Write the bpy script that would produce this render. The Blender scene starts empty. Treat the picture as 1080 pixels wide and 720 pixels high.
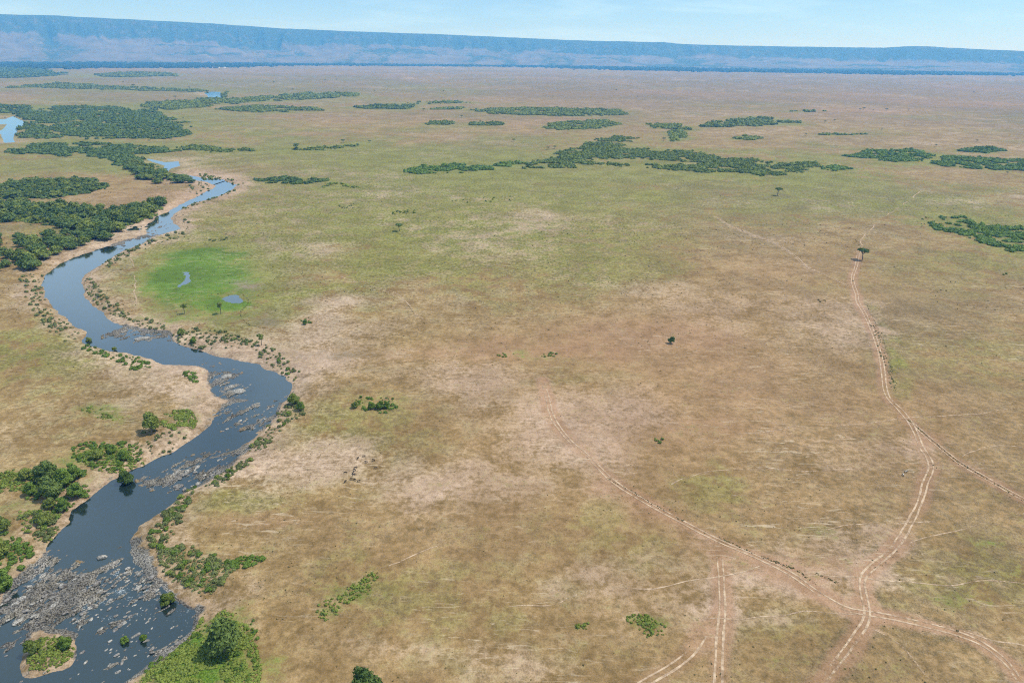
import bpy, math, random
import numpy as np
from mathutils import Vector

rs = np.random.RandomState(7)
random.seed(7)
S = bpy.context.scene
COL = S.collection
R = math.radians

# ------------------------------------------------------------------ camera geometry
CAMZ, FPX = 150.0, 730.0
PITCH, ROLL = R(22.5), R(0.66)
_f = np.array([0, math.cos(PITCH), -math.sin(PITCH)])
_r0 = np.array([1.0, 0, 0]); _u0 = np.cross(_r0, _f)
_r = _r0 * math.cos(ROLL) + _u0 * math.sin(ROLL)
_u = -_r0 * math.sin(ROLL) + _u0 * math.cos(ROLL)

def gp(px, py, z=0.0):
    """where the line of sight through a photo pixel meets the plain at height z"""
    d = _f + (px - 540) / FPX * _r - (py - 360) / FPX * _u
    t = (z - CAMZ) / d[2]
    if t < 0 or t > 60000: t = 60000
    return np.array([d[0] * t, d[1] * t])

def G(pts, z=0.0):
    return np.array([gp(x, y, z) for x, y in pts])

# ------------------------------------------------------------------ noise
_T = np.random.RandomState(3).rand(256, 256)
def vn(x, y):
    xi = np.floor(x).astype(np.int64); yi = np.floor(y).astype(np.int64)
    fx = x - xi; fy = y - yi
    fx = fx * fx * (3 - 2 * fx); fy = fy * fy * (3 - 2 * fy)
    a = _T[xi & 255, yi & 255]; b = _T[(xi + 1) & 255, yi & 255]
    c = _T[xi & 255, (yi + 1) & 255]; d = _T[(xi + 1) & 255, (yi + 1) & 255]
    return (a * (1 - fx) + b * fx) * (1 - fy) + (c * (1 - fx) + d * fx) * fy
def fbm(x, y, o=4, seed=0.0):
    s = 0; a = 0.5; n = 0
    for i in range(o):
        s = s + a * vn(x + seed * 17.3 + i * 31.7, y + seed * 9.1 - i * 12.9); n += a
        x = x * 2.03; y = y * 2.03; a *= 0.5
    return s / n
def sst(a, b, x):
    t = np.clip((x - a) / (b - a), 0, 1); return t * t * (3 - 2 * t)

def smooth_poly(P, closed=True, n=4):
    P = np.asarray(P, float); N = len(P); out = []
    rng = range(N if closed else N - 1)
    for i in rng:
        if closed: p0, p1, p2, p3 = P[i - 1], P[i], P[(i + 1) % N], P[(i + 2) % N]
        else: p0, p1, p2, p3 = P[max(i - 1, 0)], P[i], P[i + 1], P[min(i + 2, N - 1)]
        for k in range(n):
            t = k / n
            out.append(0.5 * ((2 * p1) + (p2 - p0) * t + (2 * p0 - 5 * p1 + 4 * p2 - p3) * t * t + (3 * p1 - p0 - 3 * p2 + p3) * t ** 3))
    if not closed: out.append(P[-1])
    return np.array(out)

def seg_dist(x, y, P, closed):
    d2 = np.full(x.shape, 1e12); N = len(P)
    for i in range(N if closed else N - 1):
        a = P[i]; b = P[(i + 1) % N]; e = b - a; L = e @ e + 1e-9
        t = np.clip(((x - a[0]) * e[0] + (y - a[1]) * e[1]) / L, 0, 1)
        d2 = np.minimum(d2, (x - a[0] - t * e[0]) ** 2 + (y - a[1] - t * e[1]) ** 2)
    return np.sqrt(d2)
def inside(x, y, P):
    c = np.zeros(x.shape, bool); N = len(P)
    for i in range(N):
        a = P[i - 1]; b = P[i]
        m = (a[1] > y) != (b[1] > y)
        if abs(b[1] - a[1]) > 1e-9:
            c ^= m & (x < (b[0] - a[0]) * (y - a[1]) / (b[1] - a[1]) + a[0])
    return c
def sdf(x, y, P, margin, closed=True):
    """signed distance to a polygon, negative inside; far points just get `margin`"""
    out = np.full(x.shape, float(margin))
    lo = P.min(0) - margin; hi = P.max(0) + margin
    m = (x > lo[0]) & (x < hi[0]) & (y > lo[1]) & (y < hi[1])
    if m.any():
        xs, ys = x[m], y[m]; d = seg_dist(xs, ys, P, closed)
        if closed: d = np.where(inside(xs, ys, P), -d, d)
        out[m] = np.minimum(d, margin)
    return out

# ------------------------------------------------------------------ layout, read off the photograph
WL = -2.0
LEFT = [(229,190),(227,197),(215,203),(200,211),(186,218),(178,223),(166,228),(160,236),(158,244),(147,250),(133,254),(108,261),(83,270),(58,281),(45,295),(47,310),(57,327),
        (75,340),(88,350),(90,361),(110,369),(150,375),(175,384),(215,386),(223,394),(221,408),(233,419),(262,422),(238,427),(226,436),(222,447),(207,460),(185,476),(160,487),
        (143,493),(128,502),(110,513),(80,537),(72,552),(50,577),(44,592),(28,604),(15,620),(0,641),(-60,655),(-160,700),(-170,800),(60,800)]
RIGHT = [(251,195),(242,202),(222,210),(205,214),(195,219),(187,224),(180,230),(183,235),(191,241),(175,246),(160,251),(150,257),(140,261),(130,265),(118,272),(105,280),(92,289),
         (87,298),(89,310),(95,320),(108,330),(120,339),(135,345),(150,349),(178,353),(181,359),(198,366),(215,371),(232,376),(260,381),(285,391),(303,398),(308,409),(302,418),
         (293,432),(281,450),(270,462),(255,477),(238,490),(222,504),(205,513),(190,521),(184,530),(161,544),(147,554),(136,577),(143,588),(158,602),(168,618),(186,632),(205,642),
         (205,652),(198,666),(182,681),(160,701),(133,717),(120,735)]
RIVER = smooth_poly(G(LEFT, WL), False, 3)
RIVER = np.vstack([RIVER, smooth_poly(G(RIGHT[::-1], WL), False, 3)])
ISLAND = smooth_poly(G([(24,693),(26,680),(33,669),(42,662),(56,664),(70,669),(79,675),(78,690),(71,701),(48,708),(32,710),(25,702)], WL))
SPIT = smooth_poly(G([(274,459),(262,466),(240,476),(214,484),(216,486),(242,479),(262,471),(274,466)], WL))
FARW = [G(p, -1.5) for p in (
    [(-14,124),(4,126),(14,122),(26,128),(24,132),(15,137),(15,145),(17,150),(2,151),(1,143),(6,136),(8,131),(-14,131)],
    [(216,97),(230,97),(234,104),(222,104)],
    [(148,166),(160,168),(174,171),(190,170),(192,175),(182,178),(178,183),(167,181),(172,175),(160,171)],
    [(168,180),(182,182),(200,185),(215,188),(232,190),(228,193),(205,190),(185,186)],
    [(136,239),(146,239),(146,242),(137,243)])]
MARSHW = [G(p, -0.35) for p in (
    [(194,287),(199,287),(200,293),(199,299),(192,301),(188,303),(190,299),(195,296),(197,292)],
    [(236,315),(241,312),(250,311),(256,316),(252,319),(243,320)])]
# rocky rapids: polygons where the bed stands out of the water (px), strength
RAPIDS = [([(-40,640),(10,622),(30,604),(48,590),(70,602),(100,604),(130,592),(160,600),(172,620),(205,638),(208,655),(185,668),(150,655),(120,668),(80,662),(40,655),(0,655)], 1.0),
          ([(226,424),(262,420),(300,420),(308,432),(285,452),(262,448),(236,450),(220,446)], .55),
          ([(160,494),(200,486),(236,478),(262,474),(240,492),(214,508),(196,518),(172,512),(158,504)], .8),
          ([(216,384),(236,390),(256,402),(262,416),(230,420),(218,404)], .45),
          ([(118,346),(150,346),(182,356),(170,362),(140,358),(112,353)], .62),
          ([(150,246),(158,238),(172,232),(176,240),(168,248),(154,252),(128,262),(118,262),(140,250)], .9),
          ([(96,676),(130,655),(168,662),(196,664),(170,695),(140,712),(100,716)], .55),
          ([(140,160),(172,164),(180,170),(160,171),(142,167)], .9),
          ([(0,655),(10,655),(18,672),(10,685),(-10,690),(-10,655)], .62),
          ([(140,574),(168,576),(160,604),(134,600),(124,590)], .5)]
RAPW = [(smooth_poly(G(p, WL)), s) for p, s in RAPIDS]
_a = gp(20, 660, WL); _b = gp(120, 600, WL); STR = math.atan2(_b[1] - _a[1], _b[0] - _a[0])

def river_sd(x, y):
    s = sdf(x, y, RIVER, 60.0)
    near = s < 59
    isl = sdf(x, y, ISLAND, 60.0); sp = sdf(x, y, SPIT, 60.0)
    s = np.where(near, np.maximum(s, np.maximum(-isl, -sp)), s)
    w = (fbm(x / 9.0, y / 9.0, 4, 2) - .5) * 5.0
    return s + np.where(near, w, 0)
def far_sd(x, y):
    s = np.full(x.shape, 60.0)
    for P in FARW: s = np.minimum(s, sdf(x, y, P, 60.0))
    return s
def rapid_mask(x, y):
    m = np.zeros(x.shape)
    for P, st in RAPW: m = np.maximum(m, st * sst(6, -3, sdf(x, y, P, 20.0)))
    return m
def strata(x, y):
    c, s = math.cos(STR), math.sin(STR)
    u = x * c + y * s; v = -x * s + y * c
    n1 = fbm(u / 11.0, v / 3.2, 4, 5); n2 = fbm(u / 4.0, v / 1.3, 3, 6); n3 = fbm(x / 22., y / 16., 2, 4)
    n4 = fbm(u / 1.6, v / .7, 2, 7); return n1 * .46 + n2 * .3 + n3 * .35 + (n4 - .5) * .3 - .05
def ground_z(x, y, full=False):
    x = np.atleast_1d(np.asarray(x, float)); y = np.atleast_1d(np.asarray(y, float))
    s = river_sd(x, y); r = np.hypot(x, y)
    z = (fbm(x / 170, y / 170, 3, 1) - .5) * 1.6 * sst(10, 90, np.where(s < 59, s, 200)) + (fbm(x / 1500, y / 1500, 2, 8) - .5) * 10 * sst(2500, 6000, r) * sst(9500, 7000, r)
    w = 5 + 9 * fbm(x / 40, y / 40, 2, 3)
    t = np.clip(s / w, 0, 1); bank = np.where(s > 0, WL + (0 - WL) * (t ** .7), WL + np.maximum(s, -10) * .22)
    z = z + np.where(s < 50, bank, 0)
    # lumpy broken ground behind the bank
    lump = (fbm(x / 5.0, y / 5.0, 3, 11) - .5) * 1.3 * sst(-1, 4, s) * sst(40, 12, s)
    z = z + lump
    rm = rapid_mask(x, y)
    st = np.zeros(x.shape); k = rm > 0
    if k.any(): st[k] = strata(x[k], y[k])
    rock_h = WL - 1.0 + rm * .84 + (st - .5) * 6.0
    z = np.where((rm > 0) & (s < 3), np.maximum(z, np.where(rm > .02, np.minimum(rock_h, WL + .45 + (st - .5) * 3.2), -9)), z)
    f = far_sd(x, y)
    z = np.where(f < 30, z + np.where(f > 0, -1.5 + 1.5 * np.clip(f / 25, 0, 1), -1.5 + np.maximum(f, -20) * .15), z)
    for P in MARSHW:
        d = sdf(x, y, P, 60.0); z = np.where(d < 60, z * sst(5, 55, d), z); d = d + (fbm(x / 3.5, y / 3.5, 3, 14) - .5) * 5; z = np.where(d < 8, z - .6 * sst(2.5, -2, d), z)
    if full: return z, s, rm, st, f
    return z
def gz(x, y): return float(ground_z(x, y)[0])

# ------------------------------------------------------------------ mesh helpers
def mesh_from(name, V, F, attrs=None, smooth=False):
    V = np.asarray(V, np.float32); F = np.asarray(F, np.int32)
    me = bpy.data.meshes.new(name); k = F.shape[1]
    me.vertices.add(len(V)); me.vertices.foreach_set('co', V.ravel())
    me.loops.add(F.size); me.loops.foreach_set('vertex_index', F.ravel())
    me.polygons.add(len(F)); me.polygons.foreach_set('loop_start', np.arange(0, F.size, k, dtype=np.int32))
    me.polygons.foreach_set('loop_total', np.full(len(F), k, np.int32))
    if smooth: me.polygons.foreach_set('use_smooth', np.ones(len(F), bool))
    for n, a in (attrs or {}).items():
        a = np.asarray(a, np.float32)
        if a.ndim == 1: at = me.attributes.new(n, 'FLOAT', 'POINT'); at.data.foreach_set('value', a)
        else:
            at = me.attributes.new(n, 'FLOAT_COLOR', 'POINT')
            at.data.foreach_set('color', np.hstack([a, np.ones((len(a), 4 - a.shape[1]), np.float32)]).ravel())
    me.update(calc_edges=True); me.validate()
    return me
def tag(o, label=None, cat=None, group=None, kind=None):
    if label: o['label'] = label
    if cat: o['category'] = cat
    if group: o['group'] = group
    if kind: o['kind'] = kind
    return o
def link(name, me, mat=None, parent=None):
    o = bpy.data.objects.new(name, me); COL.objects.link(o)
    if mat and not me.materials: me.materials.append(mat)
    if parent: o.parent = parent
    return o
def empty(name, loc, rz=0, sc=1.0):
    o = bpy.data.objects.new(name, None); COL.objects.link(o)
    o.location = loc; o.rotation_euler = (0, 0, rz); o.scale = (sc, sc, sc) if np.isscalar(sc) else sc
    o.empty_display_size = .5
    return o
def grid_faces(nr, nc, wrap=False):
    i = np.arange(nr - 1)[:, None]; j = np.arange(nc if wrap else nc - 1)[None, :]
    a = i * nc + j; b = i * nc + (j + 1) % nc
    return np.stack([a, b, b + nc, a + nc], -1).reshape(-1, 4)

# ------------------------------------------------------------------ materials
def newmat(name, rough=.9, spec=.2):
    m = bpy.data.materials.new(name); m.use_nodes = True; nt = m.node_tree
    b = nt.nodes['Principled BSDF']; b.inputs['Roughness'].default_value = rough; b.inputs['Specular IOR Level'].default_value = spec
    return m, nt, b
def N(nt, t, **kw):
    n = nt.nodes.new(t)
    for k, v in kw.items():
        if hasattr(n, k): setattr(n, k, v)
        else: n.inputs[k].default_value = v
    return n
def L(nt, a, b): nt.links.new(a, b)
def noise(nt, vec, scale, detail=4, rough=.55, dist=0):
    n = N(nt, 'ShaderNodeTexNoise'); n.inputs['Scale'].default_value = scale; n.inputs['Detail'].default_value = detail
    n.inputs['Roughness'].default_value = rough; n.inputs['Distortion'].default_value = dist; L(nt, vec, n.inputs['Vector']); return n.outputs['Fac']
def mapr(nt, v, a, b, c=0, d=1, smooth=True):
    n = N(nt, 'ShaderNodeMapRange'); n.interpolation_type = 'SMOOTHSTEP' if smooth else 'LINEAR'
    L(nt, v, n.inputs[0])
    for i, q in enumerate((a, b, c, d)): n.inputs[i + 1].default_value = q
    return n.outputs[0]
def mix(nt, fac, a, b, mode='MIX'):
    n = N(nt, 'ShaderNodeMix'); n.data_type = 'RGBA'; n.blend_type = mode
    for s, v in ((n.inputs[0], fac), (n.inputs[6], a), (n.inputs[7], b)):
        if isinstance(v, bpy.types.NodeSocket): L(nt, v, s)
        elif isinstance(v, (int, float)): s.default_value = v
        else: s.default_value = (*v, 1)
    return n.outputs[2]
def math_(nt, op, a, b=0.0, c=0.0, clamp=False):
    n = N(nt, 'ShaderNodeMath'); n.operation = op; n.use_clamp = clamp
    for s, v in zip(n.inputs, (a, b, c)):
        if isinstance(v, bpy.types.NodeSocket): L(nt, v, s)
        else: s.default_value = v
    return n.outputs[0]
def attr(nt, name):
    n = N(nt, 'ShaderNodeAttribute'); n.attribute_name = name; return n
def wpos(nt):
    return N(nt, 'ShaderNodeNewGeometry').outputs['Position']

def ground_material():
    m, nt, b = newmat('savanna_ground', .95, .1)
    P = wpos(nt)
    at = attr(nt, 'cover'); sep = N(nt, 'ShaderNodeSeparateColor'); L(nt, at.outputs['Color'], sep.inputs[0])
    green, bare, red = sep.outputs
    at2 = attr(nt, 'cover2'); sep2 = N(nt, 'ShaderNodeSeparateColor'); L(nt, at2.outputs['Color'], sep2.inputs[0])
    rock, lush, mud = sep2.outputs
    n_l = noise(nt, P, .012, 5, .6); n_m = noise(nt, P, .07, 5, .65); n_s = noise(nt, P, .45, 5, .7); n_x = noise(nt, P, 2.2, 3, .7)
    straw = mix(nt, mapr(nt, n_m, .35, .65), (.275, .182, .078), (.450, .325, .150))
    straw = mix(nt, mapr(nt, n_s, .32, .68), mix(nt, .6, straw, (.13, .085, .035)), straw)
    ol = mix(nt, mapr(nt, n_s, .35, .65), (.125, .128, .028), (.275, .262, .070))
    g = math_(nt, 'ADD', green, mapr(nt, n_m, .3, .7, -.5, .5)); g = math_(nt, 'ADD', g, mapr(nt, n_s, .3, .7, -.22, .22))
    c = mix(nt, mapr(nt, g, .12, .88), straw, ol)
    dl = math_(nt, 'ADD', attr(nt, 'dull').outputs['Fac'], mapr(nt, n_m, .3, .7, -.3, .3)); dl = math_(nt, 'ADD', dl, mapr(nt, n_s, .3, .7, .3, -.3))
    c = mix(nt, mapr(nt, dl, .1, 1.1, 0, .8), c, mix(nt, mapr(nt, n_x, .35, .65), (.125, .097, .050), (.215, .170, .092)))
    bc = mix(nt, mapr(nt, n_s, .3, .7), (.34, .235, .170), (.60, .46, .35))
    bb = math_(nt, 'ADD', bare, mapr(nt, n_m, .3, .7, -.3, .3)); bb = math_(nt, 'ADD', bb, mapr(nt, n_s, .3, .7, -.26, .26)); bb = math_(nt, 'ADD', bb, mapr(nt, n_l, .3, .7, -.1, .1))
    c = mix(nt, mapr(nt, bb, .15, 1.15, 0, .85), c, bc)
    rr = math_(nt, 'ADD', red, mapr(nt, n_s, .3, .7, -.2, .2))
    rr = math_(nt, 'ADD', rr, mapr(nt, n_m, .3, .7, -.25, .25)); c = mix(nt, mapr(nt, rr, .05, 1.3, 0, .8), c, (.36, .212, .125))
    lu = math_(nt, 'ADD', lush, mapr(nt, n_s, .3, .7, -.3, .3)); lu = math_(nt, 'ADD', lu, mapr(nt, n_m, .3, .7, -.3, .3))
    c = mix(nt, mapr(nt, lu, .12, 1.05), c, mix(nt, mapr(nt, lu, .55, 1.35), (.215, .225, .060), mix(nt, mapr(nt, n_x, .35, .65), (.060, .125, .012), (.150, .235, .032))))
    mu = math_(nt, 'ADD', mud, mapr(nt, n_s, .3, .7, -.25, .25))
    c = mix(nt, mapr(nt, mu, .25, .8), c, mix(nt, n_s, (.17, .135, .095), (.31, .245, .175)))
    rk = math_(nt, 'ADD', rock, mapr(nt, n_s, .3, .7, -.2, .2))
    rc = mix(nt, mapr(nt, n_x, .36, .64), (.050, .047, .043), (.34, .315, .275)); rc = mix(nt, mapr(nt, n_m, .4, .6, 0, .85), rc, mix(nt, mapr(nt, n_x, .38, .62), (.040, .038, .036), (.19, .178, .16)))
    c = mix(nt, mapr(nt, rk, .3, .6), c, rc)
    # tussock speckle
    v = N(nt, 'ShaderNodeTexVoronoi'); v.inputs['Scale'].default_value = .62; L(nt, P, v.inputs['Vector'])
    sp = mapr(nt, v.outputs['Distance'], .10, .36, 1, 0); sp = math_(nt, 'MULTIPLY', sp, mapr(nt, n_m, .42, .62)); sp = math_(nt, 'MULTIPLY', sp, .5)
    sp = math_(nt, 'MULTIPLY', sp, mapr(nt, rk, .2, .4, 1, 0))
    c = mix(nt, sp, c, (.105, .088, .035))
    n_d = noise(nt, P, .028, 6, .68, .4); c = mix(nt, mapr(nt, n_d, .40, .62, .62, 0), c, mix(nt, 1.0, c, (.66, .64, .60), 'MULTIPLY'))
    n_e = noise(nt, P, .16, 4, .7); c = mix(nt, mapr(nt, n_e, .40, .56, .55, 0), c, mix(nt, 1.0, c, (.70, .68, .60), 'MULTIPLY'))
    mpn = N(nt, 'ShaderNodeMapping'); mpn.inputs['Rotation'].default_value = (0, 0, .35); mpn.inputs['Scale'].default_value = (.10, .55, 1); L(nt, P, mpn.inputs[0])
    ns_ = noise(nt, mpn.outputs[0], 1.0, 4, .7, 1.2); st_ = math_(nt, 'MULTIPLY', mapr(nt, ns_, .56, .66), mapr(nt, n_l, .40, .62)); st_ = math_(nt, 'MULTIPLY', st_, mapr(nt, rk, .2, .4, .6, 0))
    c = mix(nt, st_, c, (.50, .40, .28))
    c = mix(nt, mapr(nt, n_x, .30, .70, .45, 0), c, mix(nt, 1.0, c, (.42, .38, .30), 'MULTIPLY'))
    L(nt, c, b.inputs['Base Color'])
    h = math_(nt, 'ADD', math_(nt, 'MULTIPLY', n_s, .9), math_(nt, 'MULTIPLY', n_x, .35))
    bp = N(nt, 'ShaderNodeBump'); bp.inputs['Strength'].default_value = .6; bp.inputs['Distance'].default_value = .8; L(nt, h, bp.inputs['Height'])
    L(nt, bp.outputs[0], b.inputs['Normal'])
    return m
def leaf_material(name, dark, light, var=.55):
    m, nt, b = newmat(name, .75, .15)
    a = attr(nt, 'tint').outputs['Fac']; oi = N(nt, 'ShaderNodeObjectInfo').outputs['Random']
    n = noise(nt, wpos(nt), .35, 2)
    f = math_(nt, 'ADD', math_(nt, 'MULTIPLY', a, .8), math_(nt, 'MULTIPLY', oi, var)); f = math_(nt, 'ADD', f, mapr(nt, n, .3, .7, -.2, .2))
    c = mix(nt, math_(nt, 'ADD', f, 0, clamp=True), dark, light)
    L(nt, c, b.inputs['Base Color'])
    tr = N(nt, 'ShaderNodeBsdfTranslucent'); L(nt, c, tr.inputs['Color']); mx = N(nt, 'ShaderNodeMixShader'); mx.inputs[0].default_value = .22
    L(nt, b.outputs[0], mx.inputs[1]); L(nt, tr.outputs[0], mx.inputs[2]); L(nt, mx.outputs[0], nt.nodes['Material Output'].inputs['Surface'])
    return m
def simple(name, c1, c2, scale, rough=.9, bump=0):
    m, nt, b = newmat(name, rough)
    P = wpos(nt); n = noise(nt, P, scale, 5, .65); L(nt, mix(nt, mapr(nt, n, .32, .68), c1, c2), b.inputs['Base Color'])
    if bump:
        bp = N(nt, 'ShaderNodeBump'); bp.inputs['Strength'].default_value = .7; bp.inputs['Distance'].default_value = bump; L(nt, n, bp.inputs['Height']); L(nt, bp.outputs[0], b.inputs['Normal'])
    return m
def water_material():
    m, nt, b = newmat('river_water', .07, .5)
    P = wpos(nt); b.inputs['IOR'].default_value = 1.5; b.inputs['Coat Weight'].default_value = .8; b.inputs['Coat Roughness'].default_value = .05
    n = noise(nt, P, .05, 4); c = mix(nt, n, (.006, .014, .013), (.016, .024, .022))
    fo = attr(nt, 'foam').outputs['Fac']; nf = noise(nt, P, 1.3, 4, .75, .6); nl = noise(nt, P, .22, 3)
    k = math_(nt, 'ADD', math_(nt, 'MULTIPLY', fo, .42), math_(nt, 'ADD', math_(nt, 'MULTIPLY', nf, .6), math_(nt, 'MULTIPLY', nl, .4)))
    k = mapr(nt, k, .99, 1.09); c = mix(nt, math_(nt, 'MULTIPLY', k, .75), c, (.62, .66, .66))
    L(nt, c, b.inputs['Base Color']); L(nt, mapr(nt, k, 0, 1, .07, .6), b.inputs['Roughness'])
    w = math_(nt, 'ADD', noise(nt, P, .9, 4, .6), math_(nt, 'MULTIPLY', noise(nt, P, .12, 3), 1.5))
    bp = N(nt, 'ShaderNodeBump'); bp.inputs['Strength'].default_value = .14; bp.inputs['Distance'].default_value = .16; L(nt, w, bp.inputs['Height']); L(nt, bp.outputs[0], b.inputs['Normal'])
    return m
M = dict(
    ground=ground_material(), water=water_material(),
    tree=leaf_material('tree_leaves', (.058, .092, .012), (.195, .232, .048)),
    dtree=leaf_material('dark_tree_leaves', (.034, .070, .013), (.125, .175, .042)),
    gtree=leaf_material('bright_tree_leaves', (.062, .108, .012), (.145, .215, .036)),
    scrub=leaf_material('scrub_leaves', (.075, .100, .024), (.180, .200, .070)),
    herb=leaf_material('herb_leaves', (.090, .125, .018), (.215, .260, .050)),
    tuft=leaf_material('tussock_blades', (.075, .066, .024), (.170, .150, .060)),
    bark=simple('tree_bark', (.09, .065, .045), (.19, .15, .11), 3.0),
    rock=simple('river_rock_stone', (.07, .066, .060), (.38, .355, .31), 2.0, .85, .3),
    drock=simple('dark_river_rock_stone', (.07, .063, .058), (.24, .22, .195), 1.3, .8, .3),
    dirt=simple('track_dirt', (.24, .155, .09), (.47, .35, .235), .45),
    hide=simple('dark_hide', (.030, .024, .020), (.065, .050, .040), 4.0, .7),
    pale=simple('pale_hide', (.45, .42, .38), (.60, .57, .52), 4.0, .7),
    wall=simple('white_wall', (.70, .69, .66), (.82, .81, .78), .5),
    roof=simple('grey_roof', (.30, .29, .28), (.42, .41, .40), .5),
)

nt = M['dirt'].node_tree; tp = N(nt, 'ShaderNodeBsdfTransparent'); mx = N(nt, 'ShaderNodeMixShader')
k = math_(nt, 'ADD', attr(nt, 'wear').outputs['Fac'], mapr(nt, noise(nt, wpos(nt), .8, 4, .7), .3, .7, -.45, .45))
L(nt, mapr(nt, k, .12, .85, 0, .95), mx.inputs[0]); L(nt, tp.outputs[0], mx.inputs[1]); L(nt, nt.nodes['Principled BSDF'].outputs[0], mx.inputs[2]); L(nt, mx.outputs[0], nt.nodes['Material Output'].inputs['Surface'])
# ------------------------------------------------------------------ ground sheet
def px_radius(y):
    a = PITCH + math.atan((y - 360) / FPX); return CAMZ / math.tan(max(a, .0001))
rows = [0.5, 30, 60, 85] + [px_radius(y) for y in np.arange(790, 68, -0.85)]
rows = [r for r in rows if r < 11000]
rows = sorted(set(rows)) + list(np.linspace(11300, 16000, 12))
rad = np.array(rows)
dense = np.arange(-50, 50.01, .088)
ang = np.radians(np.concatenate([dense, np.arange(54, 306, 4)]))
RR, AA = np.meshgrid(rad, ang, indexing='ij')
X = (RR * np.sin(AA)).ravel(); Y = (RR * np.cos(AA)).ravel()
Z, SD, RM, ST, FD = ground_z(X, Y, True)

# thicket outlines as seen in the photograph: (polygon, bush size, density, label)
TH = [
 ([(20,121),(60,113),(120,113),(165,119),(185,128),(180,135),(197,142),(165,146),(90,147),(40,146),(15,143),(28,130)], 5.5, .75, 'broad dark wood beside the far left river bend'),
 ([(-20,111),(35,112),(30,119),(-20,119)], 7, .6, 'dark strip of trees at the left edge beyond the wood'),
 ([(5,160),(40,152),(90,152),(140,154),(180,156),(186,160),(150,163),(146,170),(160,176),(148,180),(128,174),(95,165),(40,163)], 5, .8, 'dark wood above the upper river'),
 ([(150,113),(165,108),(230,106),(275,103),(275,107),(240,110),(180,116)], 8, .55, 'long dark thicket beyond the woods'),
 ([(270,103),(300,101),(330,98),(378,99),(380,102),(340,104),(300,106),(270,107)], 9, .5, 'far dark thicket on the green plain'),
 ([(235,115),(270,112),(330,114),(337,117),(300,119),(240,118)], 7, .55, 'thin dark thicket left of centre'),
 ([(375,113),(400,111),(435,112),(430,115),(385,115)], 7, .5, 'small far thicket at upper centre'),
 ([(447,130),(465,128),(480,129),(475,132),(450,132)], 5.5, .5, 'small bush patch, left of a pair'),
 ([(490,131),(510,128),(530,129),(530,132),(500,132.5)], 5.5, .5, 'small bush patch, right of a pair'),
 ([(450,116),(470,114),(490,113.5),(485,115.5)], 7, .35, 'thin far bush strip'),
 ([(500,116),(540,114),(600,115),(650,116.5),(656,121),(620,123),(560,122),(520,120)], 7, .55, 'long far thicket at upper centre'),
 ([(567,135),(600,128),(640,127),(651,131),(630,136),(590,137)], 5.5, .6, 'rounded thicket at upper centre'),
 ([(680,131),(720,132),(730,137),(690,136)], 6, .4, 'broken bush patch right of centre'),
 ([(704,139),(722,137),(726,147),(710,149)], 5, .4, 'small loose clump right of centre'),
 ([(740,134),(755,129),(800,124),(842,129),(820,131),(780,134)], 7, .55, 'thin far thicket at upper right'),
 ([(768,147),(785,143),(805,146),(790,148)], 5.5, .45, 'little bush patch at upper right'),
 ([(820,118),(850,117),(870,117.5),(850,118.5)], 8, .4, 'far thin bush line at upper right'),
 ([(855,142),(880,141.5),(915,142),(880,143)], 5.5, .4, 'thin bush line on the right plain'),
 ([(540,174),(560,172),(590,164),(612,156),(628,150),(650,144),(672,146),(655,150),(652,156),(690,160),(720,160),(750,165),(790,169),(780,172),(740,171),(700,169),(660,167),(625,166),(620,170),(660,173),(700,175),(770,172),(855,172),(850,178),(805,187),(775,182),(700,178),(640,174),(610,174),(590,177),(560,177)], 4.0, .8, 'long winding dark green thicket across the centre'),
 ([(425,181),(450,174),(480,173),(525,178),(500,182),(440,183)], 4, .6, 'low green thicket left of the long thicket'),
 ([(512,175),(530,172),(545,171),(560,173),(540,176)], 4, .6, 'bush strip joining the long thicket'),
 ([(893,165),(920,159),(960,158),(985,163),(975,168),(950,172),(920,169)], 4.2, .5, 'green thicket at upper right'),
 ([(985,174),(1000,165),(1040,168),(1100,170),(1100,181),(1040,179)], 4.2, .6, 'wide green thicket reaching the right edge'),
 ([(1020,157),(1045,156),(1062,159),(1040,162),(1010,160)], 5, .4, 'thin bushes above the right-hand thicket'),
 ([(980,236),(990,230),(1015,230),(1050,240),(1110,241),(1110,272),(1060,263),(1020,250),(995,244)], 3.0, .75, 'dense green thicket at the right edge of the plain'),
 ([(862,178),(880,175),(902,178),(880,180)], 4, .5, 'small bush patch right of the long thicket'),
 ([(270,190),(300,187),(350,190),(320,194),(280,193)], 3.6, .3, 'low green bush strip right of the upper river'),
 ([(-20,72),(20,72),(40,74),(62,79),(30,82),(-20,84)], 13, .7, 'dark far wood at the left edge below the hills'),
 ([(100,80),(130,77),(180,78),(186,81),(120,82)], 13, .6, 'far dark wood near the foot of the hills'),
 ([(10,93),(40,90),(60,88),(90,90),(130,92),(210,95),(232,97),(200,97),(100,94),(60,93)], 8, .3, 'thin far line of trees at left'),
 ([(210,105),(240,97),(236,104),(245,104),(222,107)], 7, .5, 'dark trees around the far pool'),
 ([(296,159),(312,156),(345,155),(380,151),(384,153),(340,159)], 4, .14, 'sparse bushes strung along a faint line at upper left'),
 ([(188,156),(215,154),(240,158),(268,157),(268,160),(225,161)], 4.5, .3, 'loose line of bushes beyond the upper river'),
 ([(330,199),(352,192),(380,197),(350,200)], 3, .06, 'few low bushes on the upper plain'),
 ([(405,112.5),(440,108),(480,107),(500,108.5),(440,110.5)], 7, .15, 'scattered far bushes'),
]
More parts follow.
